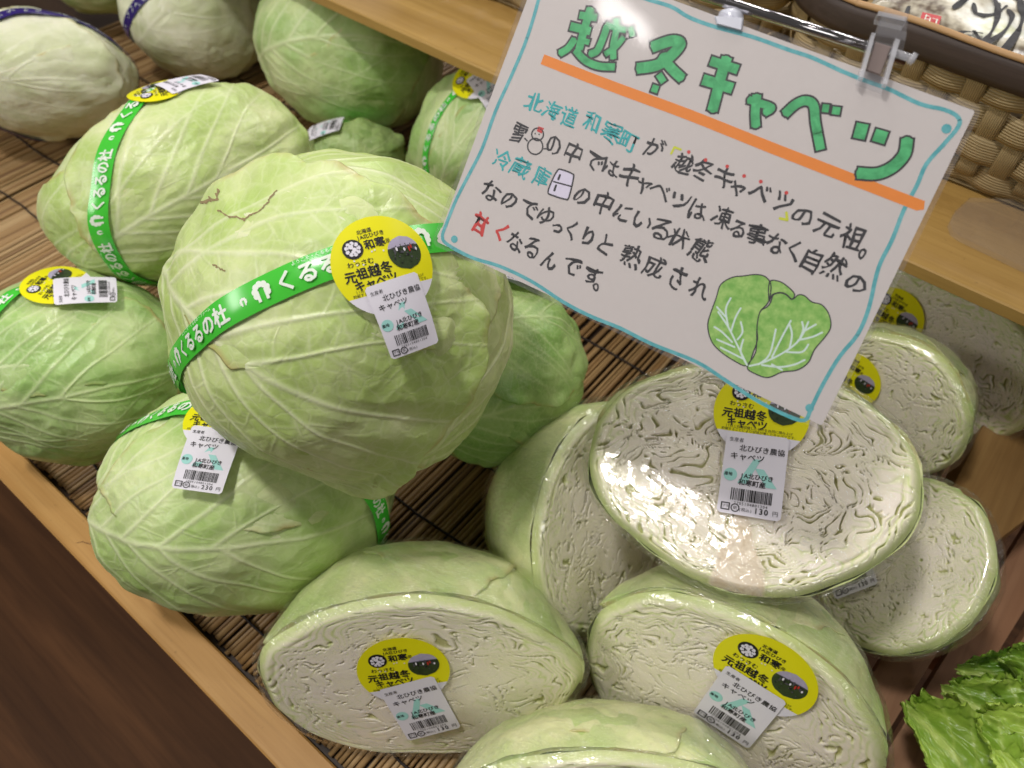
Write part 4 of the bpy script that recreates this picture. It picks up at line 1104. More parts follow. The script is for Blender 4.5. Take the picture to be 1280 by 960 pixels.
# ------------------------------------------------------------------ the handwritten card
_cs = [(678, -66), (1228, 135), (1030, 540), (540, 305)]
_r = [np.array([(x - CX) / F, (y - CY) / F, 1.0]) for x, y in _cs]
_l = np.linalg.solve(np.array([-_r[1], _r[2], -_r[3]]).T, -_r[0]); _l = [1, *_l]
_P = [R @ (a * b) for a, b in zip(_l, _r)]
_s = 0.216 / np.linalg.norm(_P[1] - _P[0])
_P = [CAM + p * _s for p in _P]
SU = unit(_P[1] - _P[0]); SVv = unit(_P[3] - _P[0]); SN = unit(np.cross(SVv, SU))
if SN @ (CAM - _P[0]) < 0: SN = -SN
SO = _P[3]                                     # lower left corner of the laminate
SW, SH_ = np.linalg.norm(_P[1] - _P[0]), np.linalg.norm(_P[3] - _P[0])
SUP = -SVv
def s2(x, y):
    """card coordinates (metres right, metres up) of a photographed mark on the card"""
    d = ray(x, y); Q = CAM + d * (((SO - CAM) @ SN) / (d @ SN)) - SO
    M = np.array([[SU @ SU, SU @ SUP], [SU @ SUP, SUP @ SUP]])
    return np.linalg.solve(M, np.array([Q @ SU, Q @ SUP]))
def smap(q): return SO + q[:, :1] * SU + q[:, 1:2] * SUP + q[:, 2:3] * SN
card = empty('price_card', tuple(_P[0] * 0.5 + _P[1] * 0.5))
tag(card, 'laminated handwritten card with green title, orange line and cabbage drawing, hanging over the heap', 'sign')
M_PAPER = plain('card_paper', lin(206, 199, 196), 0.6, 0.04, 300, 0.3)
def slab(name, u0, u1, v0, v1, z0, z1, mat, rc, parent, curl=0.0):
    pts = []
    for cu, cv, a0 in ((u1 - rc, v1 - rc, 0), (u0 + rc, v1 - rc, 90), (u0 + rc, v0 + rc, 180), (u1 - rc, v0 + rc, 270)):
        for k in range(5):
            a = math.radians(a0 + 22.5 * k); pts.append((cu + rc * math.cos(a), cv + rc * math.sin(a)))
    n = len(pts); V = [(x, y, z1) for x, y in pts] + [(x, y, z0) for x, y in pts]
    Fq = [tuple(range(n)), tuple(range(2 * n - 1, n - 1, -1))] + [(i, i + n, (i + 1) % n + n, (i + 1) % n) for i in range(n)]
    me = bpy.data.meshes.new(name); W = smap(np.array(V)) - loc_of(parent)
    me.from_pydata(W.tolist(), [], Fq); me.update()
    return link(name, me, mat, parent)
mg = 0.0021
slab('paper', mg, SW - mg, mg * 1.05, SH_ - mg, -0.0003, 0.0, M_PAPER, 0.001, card)
slab('laminate', 0, SW, 0, SH_, -0.0007, 0.0011, M_LAMI, 0.0035, card)
M_MGRN = NT('marker_green')
_n = M_MGRN.noise(M_MGRN.mapping(M_MGRN.coord(), (160, 160, 160)), 1.0, 4, 0.6, 1.0)
M_MGRN.setb(Base_Color=M_MGRN.mix(M_MGRN.ramp(_n, [(0.3, (0, 0, 0)), (0.7, (1, 1, 1))]), lin(30, 148, 82), lin(78, 196, 122)), Roughness=0.6); M_MGRN = M_MGRN.m
M_MORG = plain('marker_orange', lin(240, 138, 34), 0.6, 0.12, 120)
def marker(name, a, b):
    t = NT(name); n_ = t.noise(t.coord(), 220, 3, 0.6)
    t.setb(Base_Color=t.mix(t.ramp(n_, [(0.35, (0, 0, 0)), (0.7, (1, 1, 1))]), a, b), Roughness=0.6); return t.m
M_MTEAL = marker('marker_teal', lin(64, 160, 168), lin(104, 184, 190))
M_MTL2 = marker('pen_teal', lin(20, 160, 164), lin(40, 178, 180))
M_MBLK = plain('marker_black', lin(34, 32, 38), 0.5, 0.1, 200)
M_MRED = plain('marker_red', lin(206, 52, 48), 0.5, 0.1, 200)
M_MYEL = plain('marker_yellow', lin(206, 214, 40), 0.5, 0.1, 200)
M_DRAW = marker('watercolour_green', lin(112, 176, 62), lin(168, 208, 110))
M_CHK = plain('chalk_white', lin(214, 236, 226), 0.6, 0.05, 200)
M_BLU = plain('pale_lilac', lin(222, 216, 236), 0.6, 0.05, 200)
z1 = 0.00006
ZT = [0.0]
def nz_(): ZT[0] = (ZT[0] + 1.1e-6) % 3e-5; return ZT[0]
PXM = 0.216 / 585.0
# frame line, dots and the orange rule
bd = Print()
path = [(690, -50), (676, -10), (667, 22), (655, 58), (637, 100), (619, 140), (603, 185), (588, 215), (571, 248), (558, 280), (553, 296), (560, 306), (590, 322), (625, 333), (665, 352), (705, 378), (740, 396), (775, 410), (815, 430), (870, 452), (905, 474), (945, 500), (985, 520), (1006, 525), (1014, 510), (1030, 478), (1050, 445), (1072, 418), (1086, 385), (1098, 335), (1115, 300), (1130, 262), (1146, 232), (1158, 205), (1180, 180), (1198, 158), (1197, 146), (1180, 137), (1150, 130), (1112, 112), (1082, 101), (1050, 88), (1015, 72), (985, 62), (940, 46), (895, 34), (862, 22), (838, 8), (800, -4), (750, -28), (715, -44)]
pp = smooth_path([s2(*p) for p in path], 4, True)
wd = [PXM * (4.9 + 0.9 * math.sin(i * 0.31) + 0.6 * math.sin(i * 0.13)) for i in range(len(pp) + 1)]
bd.stroke(list(pp), wd[0], 0, z1, closed=True)
for x, y, r_ in ((1183, 161, 5.6), (568, 299, 5.2), (1012, 510, 5.2)): bd.disc(*s2(x, y), r_ * PXM, 0, z1 + 5e-5, 16)
bd.build('border_line', smap, [M_MTEAL], card)
og = Print()
og.stroke(smooth_path([s2(*p) for p in ((678, 74), (760, 106), (860, 143), (960, 183), (1060, 222), (1150, 257))], 4), 13.5 * PXM, 0, z1, roundcap=False)
og.poly([s2(1150, 250), s2(1156, 251), s2(1155, 262), s2(1147, 263)], 0, z1 + 1e-5)
og.build('orange_rule', smap, [M_MORG], card)
# big title
def Z3(p): return s2(540 + p[0] / 3.5556, p[1] / 3.5556)
def Z4(p): return s2(860 + p[0] / 3.0476, p[1] / 3.0476)
def Z5(p): return s2(860 + p[0] / 6.4, p[1] / 6.4)
ttl = [
 (Z3, 3.5556, 30, [(660, 68), (728, 78)]), (Z3, 3.5556, 34, [(620, 118), (700, 138)]), (Z3, 3.5556, 34, [(704, 42), (686, 100), (668, 165), (655, 215)]),
 (Z3, 3.5556, 24, [(668, 180), (696, 188)]), (Z3, 3.5556, 30, [(632, 178), (605, 215), (572, 236)]), (Z3, 3.5556, 30, [(640, 225), (680, 268), (740, 294), (808, 298)]),
 (Z3, 3.5556, 26, [(776, 112), (858, 134)]), (Z3, 3.5556, 30, [(778, 118), (760, 170), (735, 225), (706, 240)]), (Z3, 3.5556, 28, [(820, 88), (818, 140), (806, 200), (806, 258)]),
 (Z3, 3.5556, 24, [(850, 168), (815, 210), (772, 240)]), (Z3, 3.5556, 24, [(882, 124), (892, 158)]),
 (Z3, 3.5556, 44, [(984, 208), (1064, 182), (1104, 196), (1060, 250), (1000, 290), (918, 304)]), (Z3, 3.5556, 40, [(1024, 250), (1060, 300), (1108, 346)]),
 (Z3, 3.5556, 28, [(1010, 334), (1028, 362)]), (Z3, 3.5556, 30, [(982, 392), (1000, 398)]),
 (Z5, 6.4, 66, [(190, 490), (390, 555)]), (Z5, 6.4, 76, [(130, 640), (345, 705)]), (Z5, 6.4, 76, [(308, 470), (262, 620), (228, 760), (198, 875)]),
 (Z5, 6.4, 54, [(492, 800), (570, 825), (668, 862), (620, 900)]), (Z4, 3.0476, 30, [(262, 366), (256, 430), (258, 478)]),
 (Z4, 3.0476, 30, [(372, 432), (410, 398), (448, 384), (478, 402), (486, 470), (504, 566)]), (Z4, 3.0476, 22, [(526, 402), (522, 424)]), (Z4, 3.0476, 26, [(566, 412), (562, 432)]),
 (Z4, 3.0476, 38, [(664, 478), (652, 522)]), (Z4, 3.0476, 40, [(738, 504), (726, 536)]), (Z4, 3.0476, 36, [(834, 536), (824, 588), (780, 636), (720, 662), (652, 660)]),
]
tb_, tg_ = Print(), Print()
for fn, sc, wdt, pts in ttl:
    q = smooth_path([fn(p) for p in pts], 5) if len(pts) > 2 else np.array([fn(p) for p in pts])
    d0 = unit(q[0] - q[1]); d1 = unit(q[-1] - q[-2]); wm = wdt / sc * PXM * 1.12
    def outl(q, w_, grow):
        qq = q.copy(); qq[0] = qq[0] + d0 * wm * 0.14; qq[-1] = qq[-1] + d1 * wm * 0.14
        return qq
    qq = outl(q, wm, 0)
    tb_.stroke(qq, wm + 4.6 * PXM, 0, z1 + 4e-5, sq=2.3 * PXM + 1e-9)
    tg_.stroke(qq, wm - 0.4 * PXM, 0, z1 + 9e-5, sq=1e-6)
tb_.build('title_outline', smap, [M_MBLK], card)
tg_.build('title_lettering', smap, [M_MGRN], card)
# body text: every character at its own place
body_txt = Print()
sk, bk, rd, ye = 0, 1, 2, 3
chars = [
 ('北', 668, 129, 25, 0), ('海', 690, 138, 25, 0), ('道', 712, 147, 25, 0), ('和', 740, 153, 25, 0), ('寒', 764, 166, 26, 0), ('町', 786, 176, 24, 0), ('が', 817, 186, 27, 1),
 ('越', 853, 205, 26, 1), ('冬', 879, 213, 26, 1), ('キ', 905, 223, 27, 1), ('ャ', 922, 234, 24, 1), ('ベ', 949, 242, 28, 1), ('ツ', 979, 253, 28, 1),
 ('の', 1004, 270, 28, 1), ('元', 1034, 282, 28, 1), ('祖', 1067, 297, 30, 1), ('。', 1091, 313, 30, 1),
 ('雪', 648, 167, 25, 1), ('の', 692, 182, 27, 1), ('中', 716, 192, 26, 1), ('で', 742, 201, 28, 1), ('は', 764, 209, 26, 1), ('キ', 787, 219, 29, 1), ('ャ', 806, 230, 26, 1), ('ベ', 826, 238, 28, 1), ('ツ', 850, 252, 29, 1),
 ('は', 871, 263, 27, 1), ('凍', 903, 272, 26, 1), ('る', 923, 286, 28, 1), ('事', 946, 294, 27, 1), ('な', 971, 304, 28, 1), ('く', 993, 313, 27, 1), ('自', 1015, 326, 28, 1), ('然', 1042, 333, 28, 1), ('の', 1071, 355, 29, 1),
 ('冷', 627, 200, 25, 0), ('蔵', 651, 210, 26, 0), ('庫', 676, 221, 25, 0), ('の', 727, 245, 27, 1), ('中', 754, 254, 28, 1), ('に', 778, 266, 27, 1), ('い', 803, 276, 27, 1), ('る', 826, 287, 28, 1), ('状', 848, 298, 28, 1), ('態', 876, 313, 29, 1),
 ('な', 614, 240, 28, 1), ('の', 637, 250, 27, 1), ('で', 661, 261, 28, 1), ('ゆ', 682, 271, 28, 1), ('っ', 696, 283, 26, 1), ('く', 715, 288, 27, 1), ('り', 734, 297, 28, 1), ('と', 756, 307, 28, 1), ('熟', 788, 320, 28, 1), ('成', 818, 334, 28, 1), ('さ', 846, 348, 29, 1), ('れ', 874, 361, 29, 1),
 ('甘', 600, 281, 27, 2), ('く', 626, 291, 27, 2), ('な', 644, 302, 28, 1), ('る', 665, 310, 28, 1), ('ん', 687, 324, 28, 1), ('で', 714, 333, 28, 1), ('す', 740, 346, 28, 1), ('。', 755, 356, 30, 1)]
for ch, x, y, em, m in chars:
    p = s2(x, y)
    body_txt.text(ch, p[0], p[1], em * PXM * 1.06, m, z1 + nz_(), rot=random.uniform(-0.07, 0.05), sx=random.uniform(0.9, 1.02), jit=0.06, warp=0.13, bold=0.034 if m == 2 else 0.02)
for x, y in ((861, 190), (882, 200), (909, 208), (930, 220), (951, 227), (983, 241)): body_txt.disc(*s2(x, y), 2.4 * PXM, 2, z1 + 4e-5, 10)
body_txt.stroke([s2(839, 192), s2(843, 184), s2(851, 187)], 2.9 * PXM, 3, z1 + 4e-5); body_txt.stroke([s2(975, 273), s2(984, 275), s2(983, 266)], 3.4 * PXM, 3, z1 + 4e-5)
body_txt.build('lettering', smap, [M_MTL2, M_MBLK, M_MRED, M_MYEL], card)
# small drawings: snowman, refrigerator, cabbage
dr_ = Print()
def circ(px_, py_, r_, n=18): return [s2(px_, py_) + r_ * PXM * np.array([math.cos(a), math.sin(a) * 0.95]) for a in np.linspace(0, 2 * np.pi, n, endpoint=False)]
for x, y, r_ in ((672, 168, 8.5), (669, 183, 11)): dr_.stroke(circ(x, y, r_), 2.0 * PXM, 1, z1 + 2e-5, closed=True)
for x, y in ((669, 167), (674, 168)): dr_.disc(*s2(x, y), 1.1 * PXM, 1, z1 + 2e-5, 8)
dr_.poly([s2(673, 158), s2(680, 160), s2(677, 167), s2(671, 164)], 2, z1 + 3e-5)
dr_.stroke([s2(680, 186), s2(684, 186)], 2 * PXM, 1, z1); dr_.stroke([s2(659, 176), s2(656, 173)], 2 * PXM, 1, z1)
fr_ = [s2(*p) for p in ((697, 213), (702, 212), (715, 217), (717, 222), (711, 247), (706, 249), (690, 244), (685, 240), (690, 226))]
dr_.poly(fr_, 4, z1); dr_.stroke(smooth_path(fr_, 3, True), 2.2 * PXM, 1, z1 + 2e-5, closed=True)
dr_.stroke([s2(692, 227), s2(714, 233)], 2 * PXM, 1, z1 + 2e-5)
for a, b_ in (((700, 219), (698, 224)), ((695, 232), (693, 238))): dr_.stroke([s2(*a), s2(*b_)], 3 * PXM, 1, z1 + 2e-5)
def Z6(p): return s2(840 + p[0] / 3.2, 240 + p[1] / 3.2)
LL = [(155, 590), (143, 530), (160, 470), (178, 420), (195, 370), (240, 342), (285, 336), (335, 330), (375, 340), (396, 375), (385, 440), (352, 480), (340, 540), (342, 590), (325, 640), (300, 695), (240, 670), (185, 630)]
RL = [(395, 440), (405, 412), (430, 404), (455, 410), (480, 430), (505, 412), (530, 415), (560, 440), (600, 452), (628, 490), (635, 540), (612, 580), (570, 630), (545, 682), (500, 712), (440, 720), (385, 742), (335, 728), (300, 700), (335, 640), (340, 540), (352, 480), (380, 460)]
ML = [(390, 360), (430, 358), (465, 380), (490, 408), (480, 428), (455, 408), (430, 402), (400, 412), (388, 436)]
for pl, zz in ((ML, 0), (LL, 1e-5), (RL, 2e-5)):
    q = smooth_path([Z6(p) for p in pl], 4, True); dr_.poly([tuple(v) for v in q], 5, z1 + zz)
for pl in (ML, LL, RL): dr_.stroke(smooth_path([Z6(p) for p in pl], 4, True), 1.5 * PXM, 1, z1 + 5e-5, closed=True)
veins = [[(300, 692), (260, 610), (225, 540), (185, 480)], [(300, 692), (275, 640), (285, 590)], [(240, 600), (200, 560), (170, 540)], [(250, 620), (180, 590)], [(225, 540), (215, 470), (235, 425)], [(235, 560), (255, 500), (275, 465)], [(215, 500), (180, 460)], [(262, 590), (282, 560), (275, 520)], [(290, 670), (230, 640), (195, 622)],
         [(310, 696), (370, 680), (450, 640), (510, 590), (545, 520)], [(345, 690), (390, 650), (415, 550)], [(400, 660), (440, 580), (475, 515)], [(470, 625), (480, 570), (470, 530)], [(510, 590), (525, 550), (520, 520)], [(505, 592), (560, 580), (600, 562)], [(460, 640), (520, 640), (545, 610)], [(360, 692), (430, 700), (490, 690), (530, 672)], [(400, 690), (440, 712)], [(530, 555), (575, 530)]]
for vv in veins:
    q = smooth_path([Z6(p) for p in vv], 4); dr_.stroke(q, 2.3 * PXM, 6, z1 + 7e-5)
dr_.build('drawing', smap, [M_MTL2, M_MBLK, M_MRED, M_MYEL, M_BLU, M_DRAW, M_CHK], card)

# ------------------------------------------------------------------ rod and clips holding the card
M_STEEL = NT('polished_steel'); M_STEEL.setb(Base_Color=(0.6, 0.58, 0.6, 1), Metallic=1.0, Roughness=0.12); M_STEEL = M_STEEL.m
def acrylic(name, dif=0.04):
    t = NT(name); t.t.nodes.remove(t.b)
    gl = t.n('ShaderNodeBsdfGlossy', i_Roughness=0.06); tr = t.n('ShaderNodeBsdfTransparent'); tr.inputs[0].default_value = (0.985, 0.985, 0.99, 1)
    df = t.n('ShaderNodeBsdfDiffuse'); df.inputs[0].default_value = (0.8, 0.8, 0.85, 1)
    m1 = t.n('ShaderNodeMixShader'); m1.inputs[0].default_value = dif; t.l(tr.outputs[0], m1.inputs[1]); t.l(df.outputs[0], m1.inputs[2])
    m2 = t.n('ShaderNodeMixShader'); t.l(t.fres(1.55, 1.0), m2.inputs[0]); t.l(m1.outputs[0], m2.inputs[1]); t.l(gl.outputs[0], m2.inputs[2])
    t.l(m2.outputs[0], t.out.inputs[0]); return t.m
M_ACR = acrylic('clear_acrylic', 0.05); M_ACRE = acrylic('clear_acrylic_edge', 0.32)
M_FROST = plain('frosted_plastic', lin(206, 208, 220), 0.25, 0.05, 60, 0.6)
def sp3(x, y, off):
    q = s2(x, y); return SO + q[0] * SU + q[1] * SUP + off * SN
hold = empty('card_holder', tuple(sp3(905, 0, -0.004)))
tag(hold, 'shiny steel rod with clear plastic clip carrying the handwritten card', 'card holder')
ra_, rb_ = sp3(906, -2, -0.004), sp3(1136, 71, -0.004); dirr = unit(rb_ - ra_)
tube('rod', [ra_ - dirr * 0.14, ra_ - dirr * 0.05, ra_ + dirr * 0.02, rb_], 0.0026, 16, M_STEEL, hold)
tube('pin', [sp3(1112, 66, 0.002), sp3(1143, 77, 0.002)], 0.0017, 10, M_ACRE, hold)
tube('pin', [sp3(1136, 74, 0.002), sp3(1142, 77, 0.002)], 0.0026, 10, M_ACRE, hold)
# stand of the rod, out of the picture behind the baskets
e_ = ra_ - dirr * 0.14
tube('post', [e_, e_ + np.array([0, 0.02, -0.02]), np.array([e_[0], max(e_[1] + 0.3, 0.64), SHZ + 0.02]), np.array([e_[0], max(e_[1] + 0.3, 0.64), SHZ])], 0.0026, 10, M_STEEL, hold)
cl = empty('clip', tuple(sp3(1100, 70, 0))); cl.location = (0, 0, 0); bpy.data.objects.remove(cl)
def quadbox(name, px4, o0, o1, mat, parent, bev=0.0006):
    T = [sp3(x, y, o1) for x, y in px4]; B = [sp3(x, y, o0) for x, y in px4]
    c = np.mean(T, 0); Ti = [p + unit(c - p) * bev for p in T]; Tm = [p - SN * bev for p in T]
    V = np.array(Ti + Tm + B) - loc_of(parent); n = 4
    Fq = [(0, 1, 2, 3), (11, 10, 9, 8)]
    for i in range(4):
        j = (i + 1) % 4; Fq += [(i, i + 4, j + 4, j), (i + 4, i + 8, j + 8, j + 4)]
    me = bpy.data.meshes.new(name); me.from_pydata(V.tolist(), [], Fq); me.update()
    import bmesh
    bm = bmesh.new(); bm.from_mesh(me); bmesh.ops.recalc_face_normals(bm, faces=bm.faces); bm.to_mesh(me); bm.free()
    return link(name, me, mat, parent)
clip = quadbox('clip', [(1083, 52), (1118, 60), (1101, 119), (1068, 108)], 0.0015, 0.0035, M_ACR, hold)
clip['label'] = 'clear hinged clip at the end of the rod'
quadbox('clip_rib', [(1086, 48), (1091, 49), (1075, 106), (1070, 104)], 0.0036, 0.0075, M_ACRE, hold)
quadbox('clip_rib', [(1115, 55), (1121, 57), (1104, 114), (1099, 112)], 0.0036, 0.0075, M_ACRE, hold)
quadbox('clip_rib', [(1095, 20), (1131, 28), (1129, 34), (1094, 26)], -0.004, 0.006, M_ACRE, hold)
quadbox('clip_lever', [(1104, 14), (1133, 22), (1129, 56), (1090, 48)], 0.0040, 0.0052, M_ACR, hold)
quadbox('clip_lever', [(1100, 24), (1138, 34), (1128, 80), (1094, 70)], -0.0062, -0.0050, M_ACR, hold)
quadbox('clip_back', [(1088, 46), (1122, 56), (1104, 112), (1072, 102)], -0.0045, -0.0030, M_ACR, hold)
quadbox('clip_pad', [(1092, 56), (1112, 62), (1098, 98), (1080, 92)], 0.0037, 0.0041, plain('smoked_insert', lin(130, 116, 112), 0.3, 0.1, 50), hold)
cap = tube('cap', [sp3(912, 36, -0.006), sp3(913, 28, -0.006), sp3(913, 16, -0.006), sp3(914, 10, -0.006)], [0.0052, 0.0060, 0.0062, 0.0056], 20, M_FROST, hold)
quadbox('clip', [(893, 22), (929, 24), (927, 40), (896, 32)], -0.006, 0.0022, M_FROST, hold)

# ------------------------------------------------------------------ woven baskets on the shelf
def cord_material(name, c1, c2, c3):
    t = NT(name); lp = t.attr('lp').outputs['Vector']; pos = t.coord()
    sep = t.n('ShaderNodeSeparateXYZ'); t.l(lp, sep.inputs[0])
    wv = t.math('SINE', t.math('MULTIPLY', sep.outputs[1], 2 * math.pi * 10))      # ten cords across a strip
    n1 = t.noise(pos, 120, 3, 0.6); n2 = t.noise(pos, 14, 2)
    c = t.mix(n1, c1, c2); c = t.mix(t.math('MULTIPLY', t.math('SUBTRACT', 0.0, wv, True), 0.55), c, c3)
    c = t.mix(t.math('MULTIPLY', n2, 0.3), c, c3)
    t.setb(Base_Color=c, Roughness=0.7, Normal=t.bump(t.math('ADD', wv, t.math('MULTIPLY', n1, 0.4)), 0.5, 0.0007))
    return t.m
M_CORD = cord_material('paper_cord', lin(190, 168, 126), lin(168, 146, 104), lin(110, 92, 60))
M_RIM = wood('dark_rim', lin(74, 60, 54), lin(60, 48, 42), lin(46, 36, 32), 0, 2.0, 0.6)
M_RIMT = plain('rim_edge_peel', lin(196, 156, 110), 0.6, 0.2, 90)
def strip(name, C, Nn, B, width, mat, parent, thick=0.0014, nacross=5):
    """ribbon along C with face normal Nn and cross direction B"""
    n = len(C); V = []; lp = []
    T = np.linalg.norm(np.gradient(C, axis=0), axis=1).cumsum()
    for i in range(n):
        for k in range(nacross):
            t_ = k / (nacross - 1) - 0.5; V.append(C[i] + B[i] * t_ * width + Nn[i] * thick * (1 - (2 * t_) ** 4) * 0.8); lp.append((T[i], t_ + 0.5, 0))
        for k in range(nacross):
            t_ = 0.5 - k / (nacross - 1); V.append(C[i] + B[i] * t_ * width - Nn[i] * thick * (1 - (2 * t_) ** 4) * 0.8 - Nn[i] * 0.0004); lp.append((T[i], t_ + 0.5, 0))
    me = mesh_np(name, np.array(V) - loc_of(parent), grid_faces(n, 2 * nacross, True), dict(lp=np.array(lp)))
    return link(name, me, mat, parent)
def basket(lbl, x0, x1, y0, y1, zb, zt, rowsn, pitch):
    rc = 0.05
    root = empty('basket', ((x0 + x1) / 2, (y0 + y1) / 2, zb)); tag(root, lbl, 'basket', 'woven baskets on the shelf')
    # rounded rectangle path
    segs = [(x0 + rc, y0, x1 - rc, y0), (x1, y0 + rc, x1, y1 - rc), (x1 - rc, y1, x0 + rc, y1), (x0, y1 - rc, x0, y0 + rc)]
    pts = []
    cs = [(x1 - rc, y0 + rc, -90), (x1 - rc, y1 - rc, 0), (x0 + rc, y1 - rc, 90), (x0 + rc, y0 + rc, 180)]
    for (a, b_, c_, d_), (ccx, ccy, a0) in zip(segs, cs):
        L = math.hypot(c_ - a, d_ - b_); m = max(2, int(L / 0.004))
        for k in range(m): pts.append((a + (c_ - a) * k / m, b_ + (d_ - b_) * k / m))
        for k in range(20): an = math.radians(a0 + 90 * k / 20); pts.append((ccx + rc * math.cos(an), ccy + rc * math.sin(an)))
    P = np.array(pts); P = np.concatenate([P, P[:1]])
    s_ = np.concatenate([[0], np.cumsum(np.linalg.norm(np.diff(P, axis=0), axis=1))]); L = s_[-1]
    ns = int(round(L / pitch)); ns -= ns % 2; pitch = L / ns
    cen = np.array([(x0 + x1) / 2, (y0 + y1) / 2])
    def wall(s, z):
        s = np.asarray(s) % L; p = np.stack([np.interp(s, s_, P[:, 0]), np.interp(s, s_, P[:, 1])], -1)
        p2 = np.stack([np.interp((s + 0.003) % L, s_, P[:, 0]), np.interp((s + 0.003) % L, s_, P[:, 1])], -1)
        t = p2 - p; t /= np.linalg.norm(t, axis=-1, keepdims=True); nn = np.stack([t[..., 1], -t[..., 0]], -1)
        u = (z - zb) / (zt - zb); off = 0.018 * u - 0.02 * np.clip(0.22 - u, 0, 1) ** 2 / 0.05
        q = p + nn * off[..., None] if hasattr(off, 'shape') and np.ndim(off) else p + nn * off
        return np.concatenate([q, np.full(q.shape[:-1] + (1,), 0.0) + np.reshape(z, q.shape[:-1] + (1,)) if np.ndim(z) else np.full(q.shape[:-1] + (1,), z)], -1), np.concatenate([nn, np.zeros(nn.shape[:-1] + (1,))], -1)
    hrow = (zt - zb) / rowsn
    amp = 0.0028
    for i in range(ns):
        sc_ = (i + 0.5) * pitch
        if not (wall(np.array([sc_]), zb)[0][0][1] < y0 + rc * 1.2 or i % 1 == 0): continue
        zz = np.linspace(zb + 0.0005, zt, rowsn * 5)
        ph = np.cos(np.pi * ((zz - zb) / hrow - 0.5)) * (1 if i % 2 else -1)
        C, Nn = wall(np.full(len(zz), sc_), zz); C = C + Nn * (amp * ph)[:, None]
        tz = np.cross(Nn, np.array([0, 0, 1.0]))
        strip('stake', C, Nn, tz, pitch * 0.66 + 0 * zz[0], M_CORD, root)
    for r_ in range(rowsn):
        zc = zb + (r_ + 0.5) * hrow
        # over-under segments, joined into one hoop per row
        ss = np.linspace(0, L, ns * 6 + 1)
        ph = -np.cos(np.pi * (ss / pitch - 0.5)) * 0
        ph = -np.sin(np.pi * ss / pitch) * (1 if r_ % 2 == 0 else -1) * -1
        C, Nn = wall(ss, np.full(len(ss), zc + 0.0)); C = C + Nn * (amp * ph)[:, None]
        C[:, 2] += 0.0012 * np.sin(ss * 50 + r_ * 2)
        strip('weaver', C, Nn, np.tile(np.array([0, 0, 1.0]), (len(ss), 1)), hrow * 0.86, M_CORD, root)
    ss = np.linspace(0, L, 260)
    for off, hh, mt, nm, dz in ((0.0045, 0.023, M_RIM, 'rim', 0.004), (-0.0045, 0.023, M_RIM, 'rim', 0.004), (0.0005, 0.005, M_RIMT, 'rim_edge', 0.0175)):
        C, Nn = wall(ss, np.full(len(ss), zt + dz)); C = C + Nn * off
        C[:, 2] += 0.0007 * np.sin(ss * 37) * (1 if nm == 'rim' else 1.8)
        strip(nm, C, Nn, np.tile(np.array([0, 0, 1.0]), (len(ss), 1)), hh, mt, root, 0.0018 if nm == 'rim' else 0.0036, 5)
    # base
    rin = np.concatenate([P[:-1], np.full((len(P) - 1, 1), zb + 0.002)], 1)
    me = mesh_np('base', rin - loc_of(root), np.arange(len(rin))[None, :], dict(lp=rin), smooth=False); link('base', me, M_CORD, root)
    return root
ba = at(1200, 235, SHZ); bb = at(1280, 265, SHZ); YB = (ba[1] + bb[1]) / 2
zr = 0.30
for z_ in np.linspace(0.26, 0.42, 33):
    if abs(at(1140, 58, z_)[1] - (YB - 0.018)) < abs(at(1140, 58, zr)[1] - (YB - 0.018)): zr = z_
print('basket front', YB, 'rim z', zr)
XL = at(925, 120, SHZ + 0.05)[0]
basket('large woven paper cord basket with dark rim holding a printed bag, behind the card', XL, XL + 0.50, YB, YB + 0.26, SHZ + 0.001, zr, 4, 0.024)
basket('woven basket at the top edge, left of the card, only its lower edge in view', XL - 0.50, XL - 0.035, YB - 0.004, YB + 0.22, SHZ + 0.001, zr, 4, 0.024)
print('XL', XL)

# printed bag in the basket
zbag = zr + 0.005
bag = empty('rice_bag', (0.0, YB + 0.12, zbag - 0.04)); tag(bag, 'white printed bag with black brush lettering and a red seal in the basket', 'bag')
t = NT('bag_print'); n1 = t.noise(t.coord(), 22, 4, 0.6); n2 = t.noise(t.coord(), 70, 3)
c_ = t.ramp(n1, [(0.36, lin(92, 74, 56)), (0.46, lin(206, 198, 176)), (0.58, lin(232, 232, 222)), (0.72, lin(196, 200, 150))])
t.setb(Base_Color=c_, Roughness=0.28, Normal=t.bump(n2, 0.3, 0.002)); M_BAG = t.m
def bagmap(X_, Y_): return zbag + 0.010 * np.sin(X_ * 23 + 1) * np.cos(Y_ * 20) + 0.004 * fbm2(X_ * 18, Y_ * 18, 5, 3)
bx0, bx1, by0, by1 = XL + 0.03, XL + 0.47, YB + 0.006, YB + 0.235
gx, gy = np.meshgrid(np.linspace(bx0, bx1, 70), np.linspace(by0, by1, 44), indexing='ij')
ed = np.minimum(np.minimum(gx - bx0, bx1 - gx), np.minimum(gy - by0, by1 - gy)); gz = bagmap(gx, gy) - 0.05 * (1 - np.clip(ed / 0.03, 0, 1)) ** 2
low_ = np.stack([gx, gy, 2 * (zbag - 0.045) - gz], -1).reshape(-1, 3); top_ = np.stack([gx, gy, gz], -1).reshape(-1, 3)
gf_ = grid_faces(70, 44)
link('bag_body', mesh_np('bag_body', np.concatenate([top_, low_]) - loc_of(bag), [gf_[:, ::-1], gf_ + len(top_)]), M_BAG, bag)
bp = Print()
def ZB(p):
    q = at(1040 + p[0] / 5.333, p[1] / 5.333, zbag); return np.array([q[0], q[1]])
pm = 0.00078
